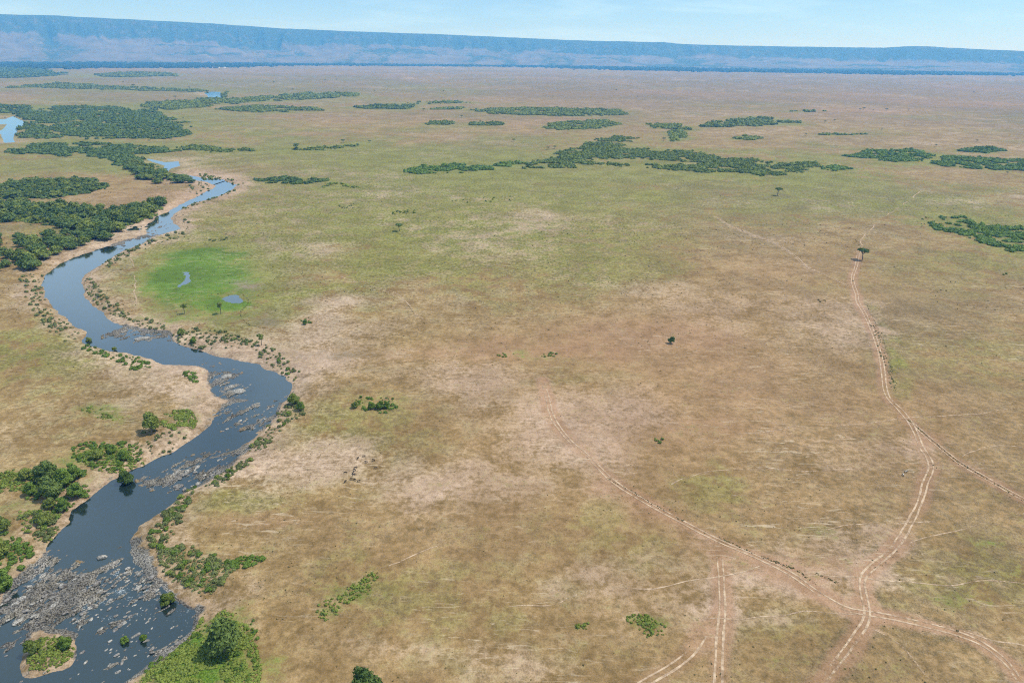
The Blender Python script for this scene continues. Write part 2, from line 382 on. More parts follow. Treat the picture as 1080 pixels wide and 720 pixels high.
# cover fields
wx = X + (fbm(X / 60, Y / 60, 3, 21) - .5) * 40; wy = Y + (fbm(X / 60, Y / 60, 3, 22) - .5) * 40
big = fbm(X / 420, Y / 420, 4, 31); mid = fbm(X / 90, Y / 90, 4, 32); azi = fbm(X / 1500, Y / 2500, 3, 33)
green = .30 + (big - .5) * 1.5 + (mid - .5) * 1.5
bare = .14 + (fbm(X / 300, Y / 300, 4, 34) - .5) * .9 + (fbm(X / 45, Y / 45, 4, 35) - .5) * .9
red = (fbm(X / 500, Y / 500, 3, 36) - .5) * 1.2 + .13
lush = np.zeros(X.shape); mud = np.zeros(X.shape); dull = .10 + (fbm(X / 260, Y / 260, 4, 37) - .5) * 1.1 + (fbm(X / 30, Y / 30, 3, 38) - .5) * .5 + .62 * sst(1100, 3600, np.hypot(X, Y))
def blob(px, py, rx, ry, soft=.5, rot=0):
    """soft patch of cover: centre and half extents as seen in the photograph, laid on the plain"""
    c = gp(px, py); a = gp(px + rx, py) - c; b = gp(px, py - ry) - gp(px, py + ry); b = b / 2
    M2 = np.linalg.inv(np.array([[a[0], b[0]], [a[1], b[1]]]))
    amp = .18 * min(abs(a[0]), abs(b[1])) 
    R_ = max(np.hypot(*a), np.hypot(*b)) * 2.2
    m = (np.abs(X - c[0]) < R_) & (np.abs(Y - c[1]) < R_)
    out = np.zeros(X.shape)
    if not m.any(): return out
    dx, dy = X[m] - c[0], Y[m] - c[1]
    if rot:
        pass
    sc = max(min(abs(a[0]), abs(b[1])), 4)
    u = M2[0, 0] * dx + M2[0, 1] * dy; v = M2[1, 0] * dx + M2[1, 1] * dy
    if rot: u, v = u * math.cos(rot) - v * math.sin(rot), u * math.sin(rot) + v * math.cos(rot)
    q = np.hypot(u, v) + (fbm(X[m] / sc * 1.3, Y[m] / sc * 1.3, 4, px * .13) - .5) * 1.6
    out[m] = sst(1 + soft, 1 - soft, q)
    return out
for a in [ # green-ish olive swathes
    (60,172,110,10,.9),(350,165,150,18,.9),(330,205,130,22,.9),(215,295,80,36,.9),(270,270,60,20,.6),(480,240,160,30,.5),(420,180,220,24,.5),(700,215,160,24,.5),(600,190,120,14,.5),(560,262,120,28,.8),(640,290,90,26,.7),(880,205,90,16,.8),(960,300,120,34,.6),(990,370,110,40,.9),
    (1000,600,90,36,.7),(905,440,60,24,.35),(750,507,38,20,.9),(640,575,70,30,.7),(620,535,60,16,.4),(520,415,90,16,.4),(330,440,60,24,.4),(700,400,90,16,.5),(470,640,110,40,.35),(620,700,90,20,.5),
    (380,600,40,22,.4),(250,520,50,16,.3),(90,400,60,20,.35),(40,440,70,30,.25),(230,260,70,20,.5),(1050,270,60,20,.5),(820,655,60,20,.4),(930,640,50,26,.4),(300,90,200,10,.3),(200,90,120,14,.5),
    (870,565,30,10,.6),(1040,520,30,8,.4),(430,300,80,20,.4),(200,130,90,10,.5)]:
    green += .85 * a[4] * blob(*a[:4], soft=.8)
for a in [ # paler bare ground (centre, extents, amount)
    (560,450,90,46,.6),(480,400,60,16,.4),(390,490,80,30,.75),(640,440,70,40,.55),(520,520,110,30,.45),(700,600,110,30,.5),(620,600,70,22,.4),(700,650,80,20,.5),(480,700,90,22,.35),(860,340,50,30,.3),
    (760,320,80,30,.3),(900,330,40,30,.4),(340,345,60,30,.55),(320,380,40,14,.6),(900,575,60,20,.6),(860,610,70,14,.7),(780,640,60,30,.55),(540,690,70,26,.4),(1060,300,60,14,.3),(150,395,70,16,.35),
    (320,255,90,14,.3),(590,240,120,16,.3),(140,335,50,16,.3),(970,470,30,14,.5),(310,500,50,16,.3),(830,480,70,20,.3),(200,385,50,8,.5),(330,560,60,16,.3),(400,680,60,12,.3),(790,255,70,12,.25),(560,225,20,4,.3)]:
    bare += .92 * a[4] * blob(*a[:4], soft=.8)
for a in [(600,400,220,50,.35),(860,320,120,50,.3),(760,470,200,50,.3),(560,560,200,40,.25),(530,370,120,10,.7),(620,350,110,16,.5),(270,548,50,8,.6),(680,350,80,20,.35),(760,450,50,10,.4),(60,395,60,14,.3),(860,600,45,14,.6),(760,390,90,30,.2),(1000,420,60,20,.15),(640,178,90,4,.5),
    (230,160,60,6,.3),(1020,100,260,12,.3),(760,100,260,14,.3),(985,462,14,6,.6),(870,150,120,8,.2)]:
    red += .6 * a[4] * blob(*a[:4], soft=.9)
for a in [(228,296,84,38,.42),(205,292,46,22,.7),(200,290,30,13,.7),(214,268,24,5,.6),(230,290,50,26,.4),(215,268,40,8,.6),(247,322,14,5,1.0),(196,305,60,26,.5),(680,655,18,8,.8),(613,658,12,4,.7),(365,622,30,10,.6,),(345,645,14,5,.6),(550,374,30,5,.45),(1035,570,20,5,.5),
    (1020,632,28,11,.55),(868,560,22,6,.45),(1075,602,16,8,.6),(925,458,14,5,.35),(755,506,30,12,.3),(105,433,26,6,.7),(125,442,14,4,.6),(186,442,26,11,.7),(225,690,50,36,1.1),(190,700,46,30,.8),(108,480,36,12,.5),(20,505,30,8,.6),
    (50,545,26,16,.5),(50,685,22,12,.4),(60,510,40,24,.4),(840,694,30,5,.3),(0,555,24,30,.5),(0,600,24,40,.4),(110,180,60,4,.3),(400,425,34,8,.4),(312,428,14,14,.4),(210,605,40,22,.25)]:
    lush += .85 * a[4] * blob(*a[:4], soft=.75)
for a in [(960,420,170,120,.5),(1040,560,140,120,.35),(850,100,330,26,.35),(800,430,90,40,.25),(700,560,80,20,.2),(350,640,80,40,.3),(420,560,60,14,.4),(560,705,60,16,.4),(150,420,50,14,.3),(950,330,90,30,.3),(740,640,60,20,.2)]:
    dull += .8 * a[4] * blob(*a[:4], soft=.9)
for P_, r_, d_, l_ in TH:
    P_ = G(P_); e_ = P_.max(0) - P_.min(0); m_ = max(min(e_) * .35, 6); q_ = sdf(X, Y, P_, m_ * 2)
    k_ = np.where(q_ < m_ * 2, sst(m_, -m_ * .3, q_), 0); green += .5 * k_; lush += .42 * k_; dull -= .3 * k_; bare -= .4 * k_
for a in [(262,308,14,12,.5),(268,340,22,10,.6),(385,372,40,6,.6),(340,378,30,8,.5),(195,412,30,5,.5),(255,300,28,6,.6),(290,330,26,12,.45),(560,715,30,8,.3),(300,370,20,10,.4),(350,668,50,12,.35),(660,672,36,10,.4)]:
    mud += .62 * a[4] * blob(*a[:4], soft=.8)
ns = fbm(X / 14, Y / 14, 4, 41)
bare += .62 * sst(26, 3, SD + (ns - .5) * 34) * (SD > -2) + .18 * sst(60, 20, SD)
bare += 1.0 * sst(60, 5, FD) * .6
rock = np.where((SD < 5) & (RM > 0), sst(0, .25, RM) * sst(4, -1, SD + (ns - .5) * 8), 0) 
rock = np.maximum(rock, sst(4, 1, SD) * .35 * (ns > .5))
mud = np.maximum(mud, sst(-.2, -2.5, SD) * (RM < .1))
lush = lush * sst(0, 6, np.where(SD < 59, SD, 99)) 

TRACKS = {  # photo polylines: (points, kind)
 'z': ([(975,198),(962,210),(950,218),(925,235),(910,246),(907,258),(904,272)], 'path'),
 'a': ([(906,262),(903,280),(899,294),(903,310),(905,320),(915,337),(925,362),(931,387),(935,415),(950,432),(962,447),(972,470),(980,482),(982,492),(977,506),(973,520),(965,540),(945,575),(925,592),(911,607),(911,625),(915,648),(902,672),(885,695),(867,719),(850,745)], 'ruts'),
 'b': ([(955,440),(970,452),(985,465),(1010,485),(1035,500),(1085,528),(1130,552)], 'ruts'),
 'c': ([(572,400),(576,415),(583,440),(600,463),(620,480),(645,505),(680,527),(715,546),(745,562),(770,574),(800,587),(835,604),(860,622),(890,640),(911,645),(930,648),(950,652),(985,660),(1010,667),(1035,677),(1060,695),(1078,718),(1100,745)], 'ruts'),
 'd': ([(1010,664),(1030,670),(1055,678),(1085,683),(1130,692)], 'path'),
 'e': ([(759,583),(761,610),(762,640),(760,670),(758,700),(758,745)], 'ruts'),
 'f': ([(744,664),(730,685),(710,701),(685,716),(640,745)], 'ruts'),
 'g': ([(945,575),(970,563),(1000,555),(1030,546),(1060,540),(1100,532)], 'path'),
 'h': ([(856,600),(880,602),(905,604),(950,608),(1000,610),(1040,612),(1110,618)], 'path'),
 'i': ([(460,646),(540,637),(585,632),(600,627),(640,623),(700,623),(740,617),(790,607),(830,598)], 'path'),
 'j': ([(730,474),(745,470),(765,459),(785,456),(805,455),(870,448),(950,442),(1000,437),(1085,428)], 'path'),
 'k': ([(755,228),(770,238),(800,250),(820,258),(838,270),(852,282),(880,294),(900,306)], 'ruts'),
 'l': ([(355,290),(385,300),(405,306),(425,317),(436,330),(450,340)], 'path'),
 'm': ([(136,270),(139,285),(141,300),(143,320),(155,333),(172,340)], 'path'),
 'n': ([(800,492),(860,494),(925,491),(975,483)], 'path'),
 'o': ([(470,572),(425,590),(395,601),(350,632),(368,618)], 'path'),
 'p': ([(740,655),(800,654),(860,652),(911,648)], 'path'),
 'q': ([(598,535),(612,529),(628,521),(645,515),(662,509)], 'path'),
 'r': ([(1010,480),(1040,470),(1085,472)], 'path'),
 't': ([(905,655),(940,672),(960,690),(985,720)], 'path'),
 'v': ([(870,560),(905,556),(950,552),(985,545)], 'path'),
 'w': ([(700,508),(720,498),(745,492),(800,493)], 'path'),
}
TRW = {}
for k, (p, kind) in TRACKS.items():
    W = smooth_poly(G(p), False, 8); TRW[k] = (W, kind)
    m = sdf(X, Y, W, 20.0, closed=False)
    wide = 3.2 if kind == 'ruts' else 1.6
    nn = sst(.25, .6, fbm(X / 25, Y / 25, 3, 51))
    if kind == 'ruts' and k not in 'k': dull += .8 * sst(5.5, 2, m) * sst(1, 2.2, m) * nn; red += .75 * sst(4.5, 1.5, m + (ns - .5) * 3) * (.35 + .65 * nn); green -= .4 * sst(5, 2, m)
    bare += (.38 if kind == 'ruts' else .2) * sst(wide * 1.8, wide * .4, m) * (.3 + .7 * nn)
Wc = smooth_poly(G([(640,512),(700,548),(760,580),(820,600),(860,622),(905,650)]), False, 6)
m = sdf(X, Y, Wc, 40.0, closed=False); red += .38 * sst(10, 1, m + (ns - .5) * 14); bare += .3 * sst(12, 1, m + (ns - .5) * 12)
Wd = smooth_poly(G([(914,320),(927,345),(938,370),(944,395),(948,415)]), False, 6)
m = sdf(X, Y, Wd, 40.0, closed=False); green += .8 * sst(12, 3, m + (ns - .5) * 8)

V = np.stack([X, Y, Z], 1); F = grid_faces(len(rad), len(ang), True)
me = mesh_from('ground', V, F, {'cover': np.clip(np.stack([green, bare, red], 1), 0, 2), 'cover2': np.clip(np.stack([rock, lush, mud], 1), 0, 2), 'dull': np.clip(dull, 0, 2)}, True)
g = link('ground', me, M['ground']); tag(g, 'dry tan and olive savanna plain stretching to the hills', 'ground', kind='structure')

# ------------------------------------------------------------------ water
def water_grid():
    lo = RIVER.min(0) - 8; hi = RIVER.max(0) + 8; hi[1] = min(hi[1], 2500); c = 2.5
    xs = np.arange(lo[0], hi[0], c); ys = np.arange(max(lo[1], 60), hi[1], c)
    gx, gy = np.meshgrid(xs, ys); s = sdf(gx.ravel(), gy.ravel(), RIVER, 30).reshape(gx.shape)
    keep = s < 7; k2 = keep[:-1, :-1] & keep[1:, 1:] & keep[:-1, 1:] & keep[1:, :-1]
    F = grid_faces(*gx.shape)[k2.ravel()]
    used, inv = np.unique(F, return_inverse=True)
    x = gx.ravel()[used]; y = gy.ravel()[used]
    return np.stack([x, y, np.full(x.shape, WL)], 1), inv.reshape(F.shape), rapid_mask(x, y)
V, F, fo = water_grid()
o = link('river', mesh_from('river', V, F, {'foam': fo}), M['water']); tag(o, 'winding blue and dark river with rocky rapids', 'river', kind='structure')
from mathutils.geometry import tessellate_polygon
def pond(P, z, off, name, label):
    P = np.asarray(P); n = len(P); area = 0.5 * sum(P[i - 1][0] * P[i][1] - P[i][0] * P[i - 1][1] for i in range(n)); sg = 1 if area > 0 else -1
    Q = []
    for i in range(n):
        e = P[(i + 1) % n] - P[i - 1]; nrm = np.array([e[1], -e[0]]) / (np.hypot(*e) + 1e-9) * sg; Q.append(P[i] + nrm * off)
    tri = tessellate_polygon([[Vector((q[0], q[1], 0)) for q in Q]])
    me = mesh_from(name, [(q[0], q[1], z) for q in Q], [list(t) for t in tri], {'foam': np.full(len(Q), .62 if off == 12 else 0.0)})
    tag(link(name, me, M['water']), label, 'water', kind='structure')
for i, P in enumerate(FARW): pond(P, -1.5, 12 if i < 4 else 3, 'water', ['pale river bend beside the dark wood at far left', 'far white pool beyond the woods', 'upper river bend among trees', 'narrow river reach hidden by trees', 'small pool on the river bar'][i])
for i, P in enumerate(MARSHW): pond(P, -.30, 3.5, 'marsh_pool', ['narrow glinting pool in the green marsh', 'pale pool beside the bright green clump'][i])

# ------------------------------------------------------------------ tracks
track_no = 0
def strip(W, off, w, seed, skip):
    d = np.gradient(W, axis=0); L_ = np.hypot(d[:, 0], d[:, 1]) + 1e-9; nrm = np.stack([-d[:, 1], d[:, 0]], 1) / L_[:, None]
    s = np.concatenate([[0], np.cumsum(np.hypot(*np.diff(W, axis=0).T))])
    wob = (fbm(s / 14, s * 0 + seed, 3, seed) - .5) * .9 + (0 if off else 1) * (fbm(s / 30, s * 0 + 2, 3, seed) - .5) * 9; ww = w * (.45 + 1.1 * fbm(s / 5, s * 0 + seed * 3, 3, seed + 2))
    A = W + nrm * (off + wob - ww / 2)[:, None] if not np.isscalar(off + wob) else W
    B = W + nrm * (off + wob + ww / 2)[:, None]
    za = ground_z(A[:, 0], A[:, 1]) + .06; zb = ground_z(B[:, 0], B[:, 1]) + .06
    V = np.empty((2 * len(W), 3)); V[0::2] = np.c_[A, za]; V[1::2] = np.c_[B, zb]
    wear = sst(skip - .06, skip + .22, fbm(s / 22, s * 0 + 5, 3, seed + 9)) * sst(0, .08, s / s[-1]) * sst(1, .92, s / s[-1]); keep = wear > .02
    i = np.arange(len(W) - 1)[(keep[:-1] & keep[1:])]
    return V, np.stack([2 * i, 2 * i + 1, 2 * i + 3, 2 * i + 2], 1), np.repeat(wear * (1 if off else .72), 2)
TL = {'a': 'pale two-rut track running down past the lone acacia', 'b': 'two-rut track forking off to the right edge', 'c': 'worn track crossing diagonally from the plain centre', 'e': 'straight pale track running up from the bottom edge',
      'k': 'faint track branching up and left from near the acacia',
      'f': 'short pale two-rut track at the bottom'}
for q, (k, (W, kind)) in enumerate(TRW.items()):
    n = max(int(np.hypot(*np.diff(W, axis=0).T).sum() / 1.6), 10)
    s = np.concatenate([[0], np.cumsum(np.hypot(*np.diff(W, axis=0).T))]); t = np.linspace(0, s[-1], n)
    W2 = np.stack([np.interp(t, s, W[:, 0]), np.interp(t, s, W[:, 1])], 1)
    parts = [strip(W2, -.85, .6, q + 1.0, .17), strip(W2, .85, .6, q + 1.5, .17)] if kind == 'ruts' else [strip(W2, 0, .42 * min(max(np.hypot(*W2.mean(0)) / 300, 1), 2.4), q + 1.0, .34)]
    Vs, Fs, b0 = [], [], 0
    Ws = []
    for v, f, w_ in parts: Vs.append(v); Fs.append(f + b0); b0 += len(v); Ws.append(w_)
    o = link('dirt_track' if kind == 'ruts' else 'path', mesh_from('dirt_track', np.vstack(Vs), np.vstack(Fs), {'wear': np.concatenate(Ws)}), M['dirt'])
    tag(o, TL.get(k, 'thin pale game trail across the plain'), 'track' if kind == 'ruts' else 'path', kind='structure')

# ------------------------------------------------------------------ escarpment
TOP = [(-200,10),(0,15.5),(60,16.2),(130,18),(200,22),(270,26),(335,31),(400,34),(470,36.5),(540,40),(600,43),(672,44.5),(690,46.5),(740,48),(800,49),(870,50),(885,48.6),(900,48),(930,49.8),(960,51.5),(1020,54),(1080,56.5),(1300,66)]
BREAK = [(-200,36),(0,39),(60,38),(110,36),(150,40),(270,47),(340,49),(440,47),(540,54),(640,57),(800,62),(900,64),(1080,68),(1300,76)]
def hz(x): return 360 - FPX * math.tan(PITCH) + 0 + (x - 540) * math.tan(ROLL)
def esc():
    az = np.radians(np.arange(-58, 58, .07)); D0, D1, D2, D3 = 10200., 12300., 13000., 15600.
    px = 540 + FPX * (np.tan(az) * math.cos(PITCH)) * 1.0
    # azimuth -> px near the horizon
    hx = px; kx = FPX / math.cos(PITCH) ** 2
    def hgt(curve, D):
        c = np.array(curve); y = np.interp(hx, c[:, 0], c[:, 1]); up = (360 - FPX * math.tan(PITCH) + (hx - 540) * math.tan(ROLL)) - y
        dd = D  # radial distance
        fy = np.sqrt(1 + np.tan(az) ** 2)
        return CAMZ + D * np.arctan(up / kx / fy * 1.0)
    ridge = hgt(TOP, D2) ; brk = np.maximum(hgt(BREAK, D1), 20)
    brk = np.minimum(brk, ridge * .8)
    rr = np.concatenate([np.linspace(D0, D1, 46), np.linspace(D1, D2, 50)[1:], np.linspace(D2, D3, 8)[1:]])
    RRr, AZ = np.meshgrid(rr, az, indexing='ij'); RG = ridge[None, :] + 0 * RRr; BK = brk[None, :] + 0 * RRr
    u = np.clip((RRr - D0) / (D1 - D0), 0, 1); v = np.clip((RRr - D1) / (D2 - D1), 0, 1)
    ax = AZ * 12000
    gul = fbm(ax / 300, RRr / 900, 4, 61); gul2 = fbm(ax / 900, RRr / 1400, 3, 62)
    wv = np.clip(v + (gul2 - .5) * .5 * np.sin(np.pi * v) , 0, 1)
    z = -8 + (BK + 8) * (u ** 1.5) + (RG - BK) * (1 - (1 - wv) ** 1.7)
    z -= np.abs(gul - .5) * 2 * 230 * np.sin(np.pi * np.clip(v * .8 + u * .2, 0, 1)) * (RG / 700) * (RRr < D2)
    z += (fbm(ax / 500, RRr / 500, 4, 63) - .5) * 45 * np.sin(np.pi * np.clip(u, 0, 1)) * (v <= 0)
    z += (fbm(ax / 120, RRr / 120, 3, 66) - .5) * 9 * (RRr > D2 - 60) * (RRr < D2 + 60)
    sc = sst(-.05, .2, v + (gul - .5) * .5) * 1.0
    sc = np.maximum(sc, sst(.60, .68, fbm(ax / 1500, RRr / 260, 4, 64)) * sst(.1, .4, u))
    sc = np.maximum(sc * (1 - .2 * sst(.45, .6, fbm(ax / 420, RRr / 160, 4, 65))), sst(.9, .97, v))
    Xe = RRr * np.sin(AZ); Ye = RRr * np.cos(AZ)
    me = mesh_from('escarpment', np.stack([Xe.ravel(), Ye.ravel(), z.ravel()], 1), grid_faces(len(rr), len(az)), {'scrub': sc.ravel()}, True)
    m, nt, b = newmat('escarpment_slopes', .95, .1)
    P = wpos(nt); n1 = noise(nt, P, .003, 6, .65); n2 = noise(nt, P, .012, 5, .7)
    f = math_(nt, 'ADD', attr(nt, 'scrub').outputs['Fac'], mapr(nt, n2, .3, .7, -.35, .55))
    gr = mix(nt, mapr(nt, n1, .35, .65), (.095, .078, .06), (.145, .117, .09)); L(nt, mix(nt, mapr(nt, f, .15, 1.0), gr, (.035, .05, .025)), b.inputs['Base Color'])
    return link('escarpment', me, m)
tag(esc(), 'long blue hazy escarpment with pale lower slopes', 'hills', kind='structure')

# ------------------------------------------------------------------ foliage
def ico(sub=1):
    t = (1 + 5 ** .5) / 2
    v = [(-1,t,0),(1,t,0),(-1,-t,0),(1,-t,0),(0,-1,t),(0,1,t),(0,-1,-t),(0,1,-t),(t,0,-1),(t,0,1),(-t,0,-1),(-t,0,1)]
    f = [(0,11,5),(0,5,1),(0,1,7),(0,7,10),(0,10,11),(1,5,9),(5,11,4),(11,10,2),(10,7,6),(7,1,8),(3,9,4),(3,4,2),(3,2,6),(3,6,8),(3,8,9),(4,9,5),(2,4,11),(6,2,10),(8,6,7),(9,8,1)]
    v = [np.array(p) / np.linalg.norm(p) for p in v]
    for _ in range(sub - 1):
        c = {}; nf = []
        def md(a, b):
            k = (min(a, b), max(a, b))
            if k not in c: p = v[a] + v[b]; v.append(p / np.linalg.norm(p)); c[k] = len(v) - 1
            return c[k]
        for a, b_, d in f:
            x, y, z = md(a, b_), md(b_, d), md(d, a); nf += [(a, x, z), (b_, y, x), (d, z, y), (x, y, z)]
        f = nf
    return np.array(v), np.array(f)
I1, I2, I3 = ico(1), ico(2), ico(3)
def leaves(lobes, n, size, rng, hull=I2, hs=.82):
    """crown: rough inner hulls plus many leaf clumps spread through the outer shell of every lobe"""
    Vs, Fs, Ts, b = [], [], [], 0
    for (cx, cy, cz, rx, ry, rz) in lobes:
        rr = np.array([rx, ry, rz]); c = np.array([cx, cy, cz]); k = max(int(n * rx * ry / max(sum(l[3] * l[4] for l in lobes), 1e-6)), 6)
        hv = hull[0] * (hs + .25 * (rng.rand(len(hull[0]), 1) - .5)) * rr + c
        Vs.append(hv); Fs.append(hull[1] + b); b += len(hv); t0 = rng.rand(); Ts.append(np.full(len(hv), .15 + .4 * t0))
        d = rng.randn(k, 3); d[:, 2] = np.abs(d[:, 2]) * 1.1 - .35; d /= np.linalg.norm(d, axis=1)[:, None]
        q = .80 + .35 * rng.rand(k, 1); ctr = c + d * rr * q
        a1 = rng.randn(k, 3) * .8 + d * .3; a1 -= d * (a1 * d).sum(1)[:, None] * .6; a1 /= np.linalg.norm(a1, axis=1)[:, None]
        a2 = np.cross(d + .4 * rng.randn(k, 3), a1); a2 /= np.linalg.norm(a2, axis=1)[:, None]
        s = size * (.6 + .9 * rng.rand(k, 1))
        P = np.stack([ctr + a1 * s, ctr - a1 * s * .5 + a2 * s * .8, ctr - a1 * s * .5 - a2 * s * .8, ], 1)
        Vs.append(P.reshape(-1, 3)); Fs.append(np.arange(3 * k).reshape(-1, 3) + b); b += 3 * k
        Ts.append(np.repeat(np.clip(.2 + .5 * rng.rand(k) + .3 * t0 , 0, 1), 3))
    return np.vstack(Vs), np.vstack(Fs), np.concatenate(Ts)
def tube(pts, r0, r1, seg=6):
    pts = np.array(pts, float); n = len(pts); V = []; 
    for i, p in enumerate(pts):
        d = pts[min(i + 1, n - 1)] - pts[max(i - 1, 0)]; d /= np.linalg.norm(d); a = np.cross(d, [1, .2, 0]); a /= np.linalg.norm(a); b = np.cross(d, a); r = r0 + (r1 - r0) * i / (n - 1)
        for k in range(seg):
            t = 2 * math.pi * k / seg; V.append(p + r * (a * math.cos(t) + b * math.sin(t)))
    F = []
    for i in range(n - 1):
        for k in range(seg):
            a, b = i * seg + k, i * seg + (k + 1) % seg; F += [(a, b, b + seg), (a, b + seg, a + seg)]
    for k in range(1, seg - 1): F.append(((n - 1) * seg, (n - 1) * seg + k, (n - 1) * seg + k + 1))
    return np.array(V), np.array(F)
def join(parts):
    Vs, Fs, b = [], [], 0
    for v, f in parts: Vs.append(v); Fs.append(f + b); b += len(v)
    return np.vstack(Vs), np.vstack(Fs)

def make_tree_meshes(kind, seed):
    """unit-ish tree: returns (crown mesh, trunk mesh); height about 1 unit = 1 m, built ~10 m tall"""
    g_ = np.random.RandomState(seed); lob = []; limbs = []
    if kind == 'acacia':
        n = 9
        for i in range(n):
            a = i * 2.4 + g_.rand(); r = 4.0 * math.sqrt((i + .5) / n); lob.append((r * math.cos(a) - .6, r * math.sin(a), 7.6 - .05 * r * r + g_.rand() * .5, 1.9, 1.9, .95))
        tr = tube([(0.5, 0, -.5), (.3, 0, 1.5), (0, .1, 3.2), (-.2, 0, 4.4)], .42, .26); limbs.append(tr)
        for l in lob[2:]: limbs.append(tube([(-.2, 0, 4.2), ((l[0]) * .5, l[1] * .5, 5.8), (l[0], l[1], l[2] - .3)], .2, .06, 5))
        size, nl, hs = .42, 1500, .62
    elif kind == 'thin':
        for i in range(3): lob.append((g_.randn() * .5, g_.randn() * .5, 4.6 + i * .9, 1.2, 1.2, .9))
        limbs.append(tube([(0, 0, -.4), (.1, 0, 2), (0, .1, 4), (0, 0, 5.6)], .22, .08)); limbs.append(tube([(0, 0, 2.4), (.6, .3, 3.6), (.9, .4, 4.6)], .1, .04, 5))
        size, nl, hs = .4, 260, .55
    else:
        n = 11
        for i in range(n):
            a = i * 2.4 + g_.rand() * .9; r = 3.0 * math.sqrt(i / n) * g_.uniform(.8, 1.25); z = 6.2 - .22 * r * r + g_.randn() * 1.0; q = 1.15 + g_.rand() * 1.3
            lob.append((r * math.cos(a), r * math.sin(a), z, q, q, q * .85))
        for i in range(7):
            a = i * .95 + g_.rand(); lob.append((3.0 * math.cos(a), 3.0 * math.sin(a), 2.9 + g_.rand() * 1.4, 1.5 + .5 * g_.rand(), 1.5 + .4 * g_.rand(), 1.5))
        limbs.append(tube([(0, 0, -.6), (.1, .1, 1.5), (0, 0, 3.4), (.2, 0, 5.5)], .5, .22))
        for i in range(5):
            l = lob[3 + i]; limbs.append(tube([(0, 0, 1.8 + .3 * i), (l[0] * .5, l[1] * .5, 3.6), (l[0], l[1], l[2])], .22, .07, 5))
        size, nl, hs = .46, 2200, .74
    V, F, T = leaves(lob, nl, size, g_, I2, hs)
    cm = mesh_from(kind + '_crown', V, F, {'tint': T}); V, F = join(limbs); tm = mesh_from(kind + '_trunk', V, F)
    return cm, tm
def variants(kind, mat, n, seed):
    out = []
    for i in range(n):
        cm, tm = make_tree_meshes(kind, seed + i); cm.materials.append(M[mat]); tm.materials.append(M['bark']); out.append((cm, tm))
    return out
TREES = {'tree': variants('broad', 'tree', 3, 100), 'dark': variants('broad', 'dtree', 3, 200), 'bright': variants('broad', 'gtree', 2, 300), 'acacia': variants('acacia', 'dtree', 2, 400), 'thin': variants('thin', 'tree', 2, 500)}
# lighter versions for trees half a kilometre and more away
def light_variants(mat, n, seed):
    out = []
    for i in range(n):
        g_ = np.random.RandomState(seed + i); lob = []
        for k in range(8):
            a = k * 2.4; r = 3.2 * math.sqrt(k / 8); q = 1.9 + g_.rand() * .9; lob.append((r * math.cos(a), r * math.sin(a), 5.8 - .26 * r * r + g_.randn() * .8, q, q, q * .85))
        for k in range(5):
            a = k * 1.26 + g_.rand(); lob.append((2.9 * math.cos(a), 2.9 * math.sin(a), 2.5 + g_.rand(), 1.8, 1.8, 1.6))
        V, F, T = leaves(lob, 520, .75, g_, I1, .8); cm = mesh_from('crown', V, F, {'tint': T}); cm.materials.append(M[mat])
        V, F = tube([(0, 0, -.6), (.1, 0, 2), (0, 0, 4.5)], .5, .3, 5); tm = mesh_from('trunk', V, F); tm.materials.append(M['bark']); out.append((cm, tm))
    return out
TREES['far'] = light_variants('tree', 3, 600); TREES['fardark'] = light_variants('dtree', 3, 700)
def tree(name, x, y, h, kind, label, cat='tree', group=None, wide=1.0, base=8.0, idx=None, z=None):
    cm, tm = random.choice(TREES[kind]) if idx is None else TREES[kind][idx]
    s = h / base; e = empty(name, (x, y, gz(x, y) if z is None else z), random.uniform(0, 6.28), (s * wide, s * wide, s)); tag(e, label, cat, group)
    c = bpy.data.objects.new('crown', cm); COL.objects.link(c); c.parent = e
    t = bpy.data.objects.new('trunk', tm); COL.objects.link(t); t.parent = e
    return e
# named trees
def tpx(name, px, py, h, kind, label, **kw):
    p = gp(px, py); return tree(name, p[0], p[1], h, kind, label, **kw)
tpx('broadleaf_tree', 237, 686, 8.8, 'dark', 'large dark broadleaf tree amid bright green herbs at the bottom of the right bank', wide=.90, idx=0)
tpx('broadleaf_tree', 386, 733, 8.0, 'dark', 'dark round tree cut off by the bottom edge of the photo', wide=.75, idx=1)
tpx('broadleaf_tree', 161, 455, 7.6, 'tree', 'lone rounded green tree on the left bank beside a bright herb patch', wide=.85, idx=0)
e = tpx('acacia_tree', 909, 274, 8.6, 'acacia', 'lone umbrella acacia beside the pale track at right', idx=0, wide=.86); e.rotation_euler = (0, 0, 0)
tpx('acacia_tree', 820, 206.5, 8.5, 'acacia', 'small umbrella acacia on the plain below the long thicket', idx=1, wide=.8)
tpx('broadleaf_tree', 708, 362, 3.6, 'dark', 'small dark round tree alone in the middle of the plain', wide=.85)
tpx('acacia_tree', 421, 243.5, 6.5, 'acacia', 'small dark tree on the open plain above the marsh', wide=.9)
tpx('slender_tree', 195, 331, 7.5, 'thin', 'thin upright tree at the lower edge of the green marsh, left one')
tpx('slender_tree', 233, 331, 8.5, 'thin', 'thin upright tree beside the marsh pool')
tpx('slender_tree', 276, 364, 7.5, 'thin', 'thin pale tree on the bank above the river bend')
tpx('broadleaf_tree', 132, 504, 6.0, 'dark', 'dark tree leaning over the water at the left bank', wide=.8)
